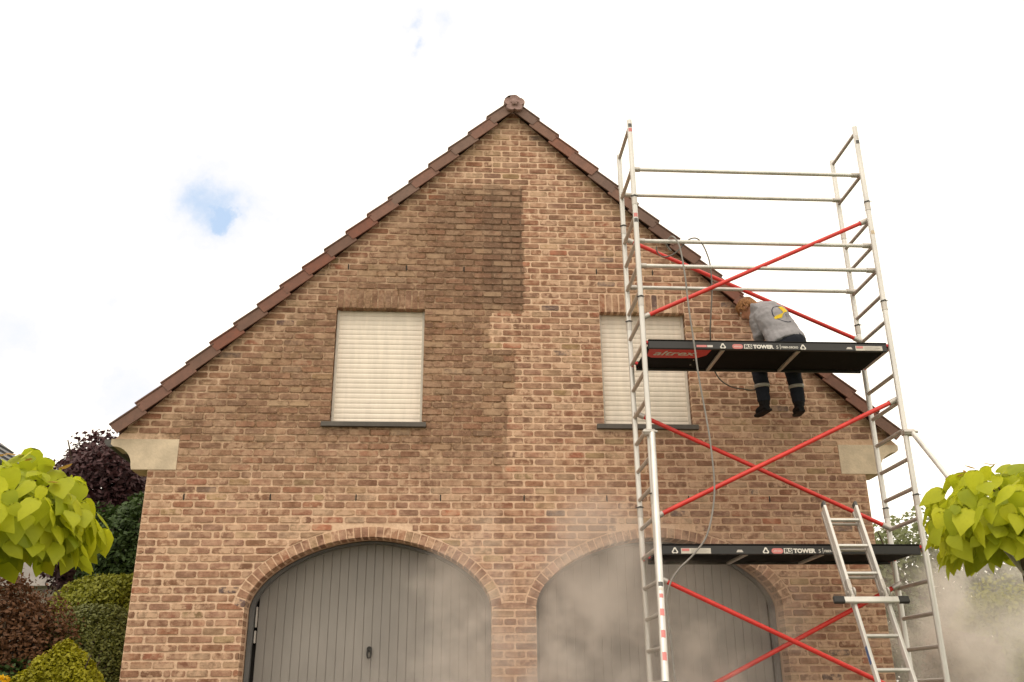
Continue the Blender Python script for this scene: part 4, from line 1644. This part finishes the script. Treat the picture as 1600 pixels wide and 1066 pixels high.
def on_back(a, b, lift=0.004):
    org = ec + ea * a + eb * b - ed * 0.4
    hit = bvh.ray_cast(org, ed)
    return (hit[0] - ed * lift) if hit[0] is not None else (ec + ea * a + eb * b - ed * 0.05)


def patch(name, rows, mat, lift=0.004):
    o = MB()
    n = len(rows[0])
    vs = [on_back(a, b, lift) for r_ in rows for a, b in r_]
    o.add(vs, [(i * n + k, i * n + k + 1, (i + 1) * n + k + 1, (i + 1) * n + k) for i in range(len(rows) - 1) for k in range(n - 1)], True)
    return o.build(name, mat, shirt)


ang = np.linspace(math.radians(75), math.radians(318), 30)
patch('emblem_ring', [[(r_ * math.cos(t), r_ * math.sin(t)) for t in ang] for r_ in (0.110, 0.118)], M['emblem_navy'])
band_ = []
for q in (-0.5, -0.25, 0, 0.25, 0.5):
    row = []
    for t in np.linspace(0, 1, 14):
        x = -0.015 + 0.030 * math.sin(t * 5.2) - 0.018 * t
        y = 0.082 - 0.15 * t
        row.append((1.3 * (x + q * (0.042 + 0.016 * math.sin(t * 9)) + 0.025 * t), 1.3 * (y + q * 0.03)))
    band_.append(row)
patch('emblem_swirl', band_, M['emblem_yellow'], 0.005)
patch('emblem_stroke', [[(0.045 + 0.022 * math.cos(t), -0.012 + 0.022 * math.sin(t)) for t in np.linspace(0, 4.5, 10)], [(0.045 + 0.018 * math.cos(t), -0.012 + 0.018 * math.sin(t)) for t in np.linspace(0, 4.5, 10)]], M['emblem_navy'])

# ------------------------------------------------------------------ ball-headed trees with big golden leaves
def heart_leaf(seed):
    r_ = random.Random(seed)
    w_ = r_.uniform(0.82, 1.0)
    prof = [(0.0, 0.0), (-0.05, 0.20), (0.06, 0.40), (0.28, 0.46), (0.52, 0.38), (0.74, 0.22), (0.90, 0.09), (1.0, 0.0)]
    fold, droop, wav = r_.uniform(0.16, 0.45), r_.uniform(0.15, 0.40), r_.uniform(-.05, .05)
    vs = []
    def pos(l, s):
        z = -fold * abs(s) * 0.5 - droop * l * l + wav * math.sin(l * 7) * abs(s)
        return (s * w_, l, z)
    mids = [pos(l, 0) for l, _ in prof]
    mids[0] = pos(0.03, 0)
    lft_ = [pos(l, s * (1 + r_.uniform(-.06, .06))) for l, s in prof[1:-1]]
    rgt_ = [pos(l, -s * (1 + r_.uniform(-.06, .06))) for l, s in prof[1:-1]]
    vs = mids + lft_ + rgt_
    n = len(mids)
    k = len(lft_)
    fs = [(0, 1, n), (0, n + k, 1)]
    for i in range(k - 1):
        fs.append((1 + i, 2 + i, n + i + 1, n + i))
        fs.append((1 + i, n + k + i, n + k + i + 1, 2 + i))
    fs += [(n - 2, n - 1, n + k - 1), (n - 2, n + 2 * k - 1, n - 1)]
    me = bpy.data.meshes.new('leaf')
    me.from_pydata(vs, [], fs)
    me.polygons.foreach_set('use_smooth', [True] * len(fs))
    return me


LEAVES = [heart_leaf(i) for i in range(9)]
for me in LEAVES:
    me.materials.append(M['catalpa'])
LEAVES_NEW = [heart_leaf(50 + i) for i in range(3)]
for me in LEAVES_NEW:
    me.materials.append(M['catalpa_new'])


def leaf_matrix(dirv, nrm, size):
    y = dirv.normalized()
    z = (nrm - y * nrm.dot(y)).normalized()
    x = y.cross(z)
    return Matrix(((x.x, y.x, z.x), (x.y, y.y, z.y), (x.z, y.z, z.z))) @ Matrix.Diagonal((size, size, size))


def ball_tree(label, c, rad, ztop, zbot, seed, trunk_x, avoid=None, cut=None):
    r_ = random.Random(seed)
    c = Vector(c)
    base = (trunk_x, c.y, gz(c.y))
    root = empty('ball_tree', base, label, 'tree', 'ball-headed trees in front of the house')
    o = MB()
    tb = Vector(base)
    o.sweep(smooth_path([tb - Vector((0, 0, .02)), tb + Vector((0.015, 0, 0.5)), Vector((trunk_x - 0.01, c.y, c.z - 0.45)), Vector((trunk_x, c.y, c.z - 0.12))], 4), [0.055 - 0.0012 * i for i in range(13)], 12)
    trunk = o.build('trunk', M['bark'], root)
    head = Vector((trunk_x, c.y, c.z - 0.15))
    for k in range(16):
        th = 2 * math.pi * k / 16 + r_.uniform(-.2, .2)
        el = r_.uniform(0.1, 1.3)
        e = c + Vector((rad * .8 * math.cos(th) * math.cos(el), rad * .8 * math.sin(th) * math.cos(el), (ztop - c.z) * .8 * math.sin(el)))
        o = MB()
        o.sweep(smooth_path([head, head.lerp(e, .5) + Vector((0, 0, .06)), e], 3), [0.017, .015, .013, .011, .009, .007, .005], 6)
        o.build('branch', M['bark'], root)
    outer, inner = [], []
    n_out, n_in = 330, 300
    cand = []
    for k in range(n_out + n_in):
        shell = k < n_out
        g_ = (k + 0.5) / n_out if shell else r_.random()
        th = k * 2.399963 if shell else r_.uniform(0, 2 * math.pi)
        if shell:
            zz = 1 - 1.72 * g_            # from the top to well below the equator
        else:
            zz = r_.uniform(-0.75, 0.9)
        rr = math.sqrt(max(0, 1 - zz * zz))
        if zz < 0:
            rr = max(rr, 0.80 + 0.2 * (1 + zz)) if shell else rr
        lump = 1 + 0.10 * math.sin(3 * th + seed) * rr + 0.06 * math.sin(7 * th + 2 * zz * 5)
        depth = r_.uniform(0.84, 1.10) if shell else r_.uniform(0.45, 0.86)
        hz = (ztop - c.z) if zz > 0 else (c.z - zbot)
        n_ = Vector((rr * math.cos(th), rr * math.sin(th), zz))
        p = c + Vector((n_.x * rad * lump * depth, n_.y * rad * lump * depth, zz * hz * depth * (0.97 + 0.06 * math.sin(5 * th)) + (0.06 if zz < 0 else 0.0)))
        nrm = Vector((n_.x, n_.y, max(n_.z, -0.05) + 0.38)).normalized() + Vector((r_.uniform(-.7, .7), r_.uniform(-.7, .7), r_.uniform(-.5, .5)))
        down = Vector((n_.x * 0.6 + r_.uniform(-.7, .7), n_.y * 0.6 + r_.uniform(-.7, .7), -0.9 + 0.75 * max(0, n_.z)))
        size = r_.choice((r_.uniform(0.085, 0.14), r_.uniform(0.13, 0.19), r_.uniform(0.16, 0.225))) * (1.0 if zz < 0.6 else 0.88)
        if avoid is not None:
            a0, a1 = avoid
            t = max(0, min(1, (p - a0).dot(a1 - a0) / (a1 - a0).length_squared))
            q = a0.lerp(a1, t)
            if t > 0.45 and (p - q - Vector((0, -.06, 0))).length < 0.13:
                continue
        if cut is not None and cut(p):
            continue
        cand.append((shell, p - down.normalized() * size * 0.45, down, nrm, size))
    # the leaves nearest the viewer's side of the crown are single leaves, the rest one mass
    vis = sorted([q for q in cand if q[0]], key=lambda q: (q[1].y - c.y) - 0.3 * (q[1].z - c.z))
    single_ = vis[:275]
    rest = vis[275:] + [q for q in cand if not q[0]]
    for _, p, dn, nm, sz in single_:
        share(r_.choice(LEAVES), 'leaf', root, p, leaf_matrix(dn, nm, sz))
    o = MB()
    for _, p, dn, nm, sz in rest:
        me = r_.choice(LEAVES)
        mx = leaf_matrix(dn, nm, sz)
        o.add([p + mx @ v.co for v in me.vertices], [tuple(f.vertices) for f in me.polygons], True)
    tag(o.build('leaf_mass', M['catalpa'], root), kind='stuff')
    for k in range(24):        # small bronze shoots standing above the crown
        th, q = r_.uniform(0, 2 * math.pi), r_.uniform(0.1, 0.95)
        p = c + Vector((rad * q * math.cos(th), rad * q * math.sin(th), (ztop - c.z) * math.sqrt(1 - q * q * .9) + 0.035))
        if cut is not None and cut(p):
            continue
        share(r_.choice(LEAVES_NEW), 'young_leaf', root, p, leaf_matrix(Vector((r_.uniform(-1, 1), r_.uniform(-1, 1), .3)), Vector((r_.uniform(-.3, .3), -.3, 1)), r_.uniform(0.045, 0.095)))
    return root


ball_tree('golden ball-headed tree at the left edge, in front of the shrubs', (-3.76, -3.0, 1.64), 0.60, 2.11, 1.27, 5, -4.0)
ball_tree('golden ball-headed tree at the right edge, beside the scaffold tower', (3.54, -2.60, 1.72), 0.635, 2.20, 1.33, 9, 3.60,
          avoid=(Vector((TX1 + .05, -1.22, 2.89)), Vector((3.535, -4.0, -0.1))))


# ------------------------------------------------------------------ shrubs and trees around the house
def foliage(n, c, r, leaf, seed, lump=0.25, shell=0.55, up_bias=0.35, tall=1.7, spike=0.0):
    g_ = np.random.default_rng(seed)
    d = g_.normal(size=(n, 3))
    d /= np.linalg.norm(d, axis=1)[:, None]
    ph = g_.uniform(0, 6.28, 8)
    k = g_.normal(size=(8, 3)) * 3.2
    lum = sum(np.sin(d @ k[i] + ph[i]) for i in range(8)) / 8 * 1.7
    rad = (shell + (1 - shell) * g_.random(n) ** 0.45) * (1 + lump * lum)
    if spike:
        rad *= 1 + spike * g_.random(n) ** 6
    P = np.array(c) + d * rad[:, None] * np.array(r)
    nm = d * 0.7 + g_.normal(size=(n, 3)) * 0.6 + np.array([0, 0, up_bias])
    nm /= np.linalg.norm(nm, axis=1)[:, None]
    t = g_.normal(size=(n, 3))
    t -= nm * np.sum(t * nm, 1)[:, None]
    t /= np.linalg.norm(t, axis=1)[:, None]
    b = np.cross(nm, t)
    s = leaf * g_.uniform(0.6, 1.3, n)[:, None]
    V = np.stack([P - t * s * tall * .5, P + b * s * .5 - t * s * .1, P + t * s * tall * .5, P - b * s * .5 - t * s * .1], 1).reshape(-1, 3)
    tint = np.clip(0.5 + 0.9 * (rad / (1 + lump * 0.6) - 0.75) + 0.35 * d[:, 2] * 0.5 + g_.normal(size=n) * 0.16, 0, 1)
    return V, tint


def leafy(name, V, tint, mat, parent):
    n = len(V) // 4
    ctr = (V.min(0) + V.max(0)) / 2
    me = bpy.data.meshes.new(name)
    me.vertices.add(4 * n)
    me.vertices.foreach_set('co', (V - ctr).ravel())
    me.loops.add(4 * n)
    me.loops.foreach_set('vertex_index', np.arange(4 * n))
    me.polygons.add(n)
    me.polygons.foreach_set('loop_start', np.arange(0, 4 * n, 4))
    me.update(calc_edges=True)
    at = me.color_attributes.new('tint', 'FLOAT_COLOR', 'CORNER')
    cc = np.ones((4 * n, 4))
    cc[:, :3] = np.repeat(tint, 4)[:, None]
    at.data.foreach_set('color', cc.ravel())
    me.materials.append(mat)
    return link(bpy.data.objects.new(name, me), parent, ctr.tolist())


def bush(name, label, cat, c, r, n, leaf, mat, seed, group=None, lump=0.25, shell=0.55, trunk=True, lobes=None, **kw):
    root = empty(name, (c[0], c[1], 0.0), label, cat, group)
    Vs, Ts = [], []
    for i, (dx, dy, dz, k) in enumerate(lobes or [(0, 0, 0, 1)]):
        V, T = foleaf = foliage(int(n * k ** 1.6), (c[0] + dx * r[0], c[1] + dy * r[1], c[2] + dz * r[2]), tuple(q * k for q in r), leaf, seed + i, lump, shell, **kw)
        V[:, 2] = np.maximum(V[:, 2], 0.02)
        Vs.append(V)
        Ts.append(T)
    leafy('crown', np.concatenate(Vs), np.concatenate(Ts), mat, root)
    if trunk:
        o = MB()
        rr = random.Random(seed)
        rt = 0.022 * (r[0] + r[2]) + 0.01
        o.sweep([(c[0], c[1], -0.02), (c[0] + .02, c[1], c[2] * .5), (c[0], c[1], c[2])], [rt * 1.6, rt * 1.2, rt], 8)
        o.build('trunk', M['bark'], root)
        for k in range(7):
            e = Vector((c[0] + r[0] * .75 * rr.uniform(-1, 1), c[1] + r[1] * .75 * rr.uniform(-1, 1), c[2] + r[2] * rr.uniform(0.1, .8)))
            o = MB()
            s0 = Vector((c[0], c[1], c[2] * rr.uniform(.3, .9)))
            o.sweep([s0, s0.lerp(e, .5) + Vector((0, 0, .05 * r[2])), e], [rt * .6, rt * .45, rt * .15], 6)
            o.build('branch', M['bark'], root)
    return root


M['lf_purple'] = leaf_material('purple_leaf', (0.022, 0.008, 0.010), (0.085, 0.034, 0.036), 0.2, True)
M['lf_dark'] = leaf_material('dark_green_leaf', (0.012, 0.026, 0.008), (0.06, 0.10, 0.022), 0.2, True)
M['lf_lime'] = leaf_material('lime_leaf', (0.08, 0.095, 0.008), (0.30, 0.30, 0.03), 0.3, True)
M['lf_hedge'] = leaf_material('hedge_leaf', (0.035, 0.045, 0.010), (0.17, 0.18, 0.045), 0.2, True)
M['lf_barb'] = leaf_material('barberry_leaf', (0.03, 0.014, 0.006), (0.17, 0.075, 0.032), 0.2, True)
M['lf_gold'] = leaf_material('golden_conifer', (0.10, 0.10, 0.004), (0.36, 0.33, 0.012), 0.25, True)
M['lf_yellow'] = leaf_material('yellow_flower', (0.5, 0.3, 0.01), (0.8, 0.52, 0.02), 0.3, True)
M['lf_far'] = leaf_material('far_leaf', (0.10, 0.12, 0.05), (0.26, 0.28, 0.13), 0.45, True)  # leaves paled: the haze of distance is put into this colour

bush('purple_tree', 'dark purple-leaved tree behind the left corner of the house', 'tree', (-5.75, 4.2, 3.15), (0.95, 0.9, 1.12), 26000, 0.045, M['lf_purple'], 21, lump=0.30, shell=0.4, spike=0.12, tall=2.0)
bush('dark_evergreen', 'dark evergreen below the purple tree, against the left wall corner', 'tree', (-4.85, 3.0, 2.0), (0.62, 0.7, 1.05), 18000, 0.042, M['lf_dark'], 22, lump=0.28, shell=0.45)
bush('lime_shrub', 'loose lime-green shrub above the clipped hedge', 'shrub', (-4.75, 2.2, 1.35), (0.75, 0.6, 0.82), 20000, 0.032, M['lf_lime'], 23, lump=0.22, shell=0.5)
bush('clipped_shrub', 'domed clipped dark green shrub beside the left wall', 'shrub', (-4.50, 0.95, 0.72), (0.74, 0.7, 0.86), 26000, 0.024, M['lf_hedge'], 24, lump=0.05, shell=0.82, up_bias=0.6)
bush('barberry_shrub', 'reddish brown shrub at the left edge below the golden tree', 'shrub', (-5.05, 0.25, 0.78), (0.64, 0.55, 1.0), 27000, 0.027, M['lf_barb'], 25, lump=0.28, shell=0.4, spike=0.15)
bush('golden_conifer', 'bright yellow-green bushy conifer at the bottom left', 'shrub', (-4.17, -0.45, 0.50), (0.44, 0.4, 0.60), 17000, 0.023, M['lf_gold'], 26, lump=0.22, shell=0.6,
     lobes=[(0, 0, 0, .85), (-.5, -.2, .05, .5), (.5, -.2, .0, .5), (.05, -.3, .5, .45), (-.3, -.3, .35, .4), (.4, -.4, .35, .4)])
bush('yellow_flowers', 'yellow flowering clump in the bottom left corner', 'flowers', (-4.37, -1.3, 0.45), (0.14, 0.2, 0.36), 1500, 0.03, M['lf_yellow'], 27, lump=0.2, shell=0.4)
bush('dark_undergrowth', 'dark green undergrowth behind the golden conifer', 'shrub', (-4.75, -0.1, 0.42), (0.75, 0.4, 0.55), 7000, 0.04, M['lf_dark'], 28, lump=0.25, shell=0.4)
# right of the house
bush('far_tree', 'pale hazy tree far behind the right corner of the house', 'tree', (10.6, 13.0, 2.9), (2.3, 1.6, 1.75), 13000, 0.09, M['lf_far'], 31, lump=0.35, shell=0.3)
bush('far_tree', 'rounded tree behind the golden tree at the right edge', 'tree', (13.4, 12.0, 2.4), (2.3, 1.6, 1.9), 9000, 0.09, M['lf_far'], 32, lump=0.3, shell=0.3)
bush('rose_shrub', 'pinkish brown shrub in the steam at the bottom right', 'shrub', (5.45, 2.0, 0.62), (0.55, 0.5, 0.72), 15000, 0.034, M['lf_barb'], 33, lump=0.25, shell=0.45)
bush('green_shrub', 'green shrub in the steam at the bottom right corner', 'shrub', (6.15, 2.4, 0.85), (0.72, 0.6, 1.0), 16000, 0.038, M['lf_lime'], 34, lump=0.25, shell=0.45)
bush('dark_shrub', 'dark shrub behind the right leg of the scaffold tower', 'shrub', (5.1, 4.6, 0.9), (1.9, 0.7, 1.2), 26000, 0.042, M['lf_dark'], 35, lump=0.2, shell=0.45)

# neighbouring houses at the left
nb = empty('neighbour_house', (-13.2, 12.5, 0), 'neighbouring house with grey tiled roof at the left edge', 'house')
M['plaster'] = plain('pale_plaster', (0.34, 0.30, 0.25), 0.9, var=0.08)
M['slate'] = plain('grey_slate', (0.13, 0.13, 0.135), 0.7, var=0.2, scale=3, bump=0.3)
o = MB()
o.box(-16.5, -11.85, 10.6, 15.5, 0, 6.05)
o.build('wall', M['plaster'], nb)
o = MB()
ex0, ex1, ey0, ey1, ez, rzz = -16.9, -11.35, 10.1, 15.9, 5.95, 8.2
rx0, rx1 = -14.7, -13.7
vs = [(ex0, ey0, ez), (ex1, ey0, ez), (ex1, ey1, ez), (ex0, ey1, ez), (rx0, 13.0, rzz), (rx1, 13.0, rzz)]
o.add(vs, [(0, 1, 5, 4), (1, 2, 5), (2, 3, 4, 5), (3, 0, 4), (3, 2, 1, 0)])
nroof = o.build('roof', M['slate'], nb)
for k in range(9):       # courses of slates on the two visible slopes
    t0, t1 = k / 9, (k + 1) / 9
    o = MB()
    def L3(a, b, t): return Vector(a).lerp(Vector(b), t)
    for A, B, C_, D_ in (((ex0, ey0, ez), (ex1, ey0, ez), (rx1, 13.0, rzz), (rx0, 13.0, rzz)), ((ex1, ey0, ez), (ex1, ey1, ez), (rx1, 13.0, rzz), (rx1, 13.0, rzz))):
        nn_ = (Vector(B) - Vector(A)).cross(Vector(D_) - Vector(A)).normalized()
        a0, b0, a1, b1 = L3(A, D_, t0), L3(B, C_, t0), L3(A, D_, t1), L3(B, C_, t1)
        o.add([a0 + nn_ * 0.07, b0 + nn_ * 0.07, b1 + nn_ * 0.02, a1 + nn_ * 0.02, a0, b0], [(0, 1, 2, 3), (4, 5, 1, 0)])
    o.build('slate_course', M['slate'], nroof)
o = MB()
o.tube((ex1 - .02, ey0 - .02, ez + .04), (rx1, 13.0, rzz + .08), 0.11, 8)
o.build('hip_ridge', M['slate'], nroof)
nb2 = empty('garden_shed', (-7.4, 8.0, 0), 'low shed with pale grey roof half hidden behind the golden tree', 'shed')
o = MB()
o.box(-8.8, -6.1, 7.6, 9.6, 0, 2.55)
o.build('wall', M['plaster'], nb2)
o = MB()
o.prism([(-9.0, 2.5), (-5.9, 2.5), (-6.5, 3.05), (-8.4, 3.05)], 7.4, 9.8)
o.build('roof', plain('pale_roof', (0.42, 0.38, 0.36), 0.8, var=0.15, scale=4), nb2)

# ------------------------------------------------------------------ steam from the pressure washer
def steam_material(name, dens, scale, c, r, seed, thr=(0.44, 0.66), col=(0.98, 0.91, 0.85)):
    def b(n, out):
        P = gpos(n)
        q = n.vmath('DIVIDE', n.vmath('SUBTRACT', P, tuple(c)), tuple(r))
        wv = n.vmath('SCALE', n.vmath('SUBTRACT', n.noise(P, 1.6, 2.0, 0.5, out=1), (0.5, 0.5, 0.5)))
        wv.node.inputs['Scale'].default_value = 0.7
        ln = n.vmath('LENGTH', n.vmath('ADD', q, wv), out=1)
        fall = n.step(ln, 1.0, 0.15)
        nz = n.noise(n.vmath('ADD', P, (seed, seed * .7, 0)), scale, 4.0, 0.62)
        d = n.math('MULTIPLY', n.math('MULTIPLY', fall, n.step(nz, thr[0], thr[1], 0.12, 1.0)), dens)
        v = n.new('ShaderNodeVolumePrincipled')
        v.inputs['Color'].default_value = (*col, 1)
        v.inputs['Anisotropy'].default_value = 0.1
        n.put(v.inputs['Density'], d)
        n.t.links.new(v.outputs[0], out.inputs['Volume'])
    return material(name, b)


for nm_, lb_, c, r, dens, sc_, sd_ in (
        ('steam_cloud', 'grey steam drifting in front of the right garage door', (0.80, -0.53, 0.62), (2.55, 0.52, 2.05), 5.2, 1.5, 3.0),
        ('steam_cloud', 'pale steam billowing beside the scaffold below the right golden tree', (4.75, 0.35, 1.05), (1.75, 1.1, 1.30), 3.0, 1.5, 8.0)):
    o = MB()
    o.ball(c, r, 24, 14)
    ob = o.build(nm_, steam_material(nm_, dens, sc_, c, r, sd_), None)
    tag(ob, lb_, 'steam', kind='stuff')
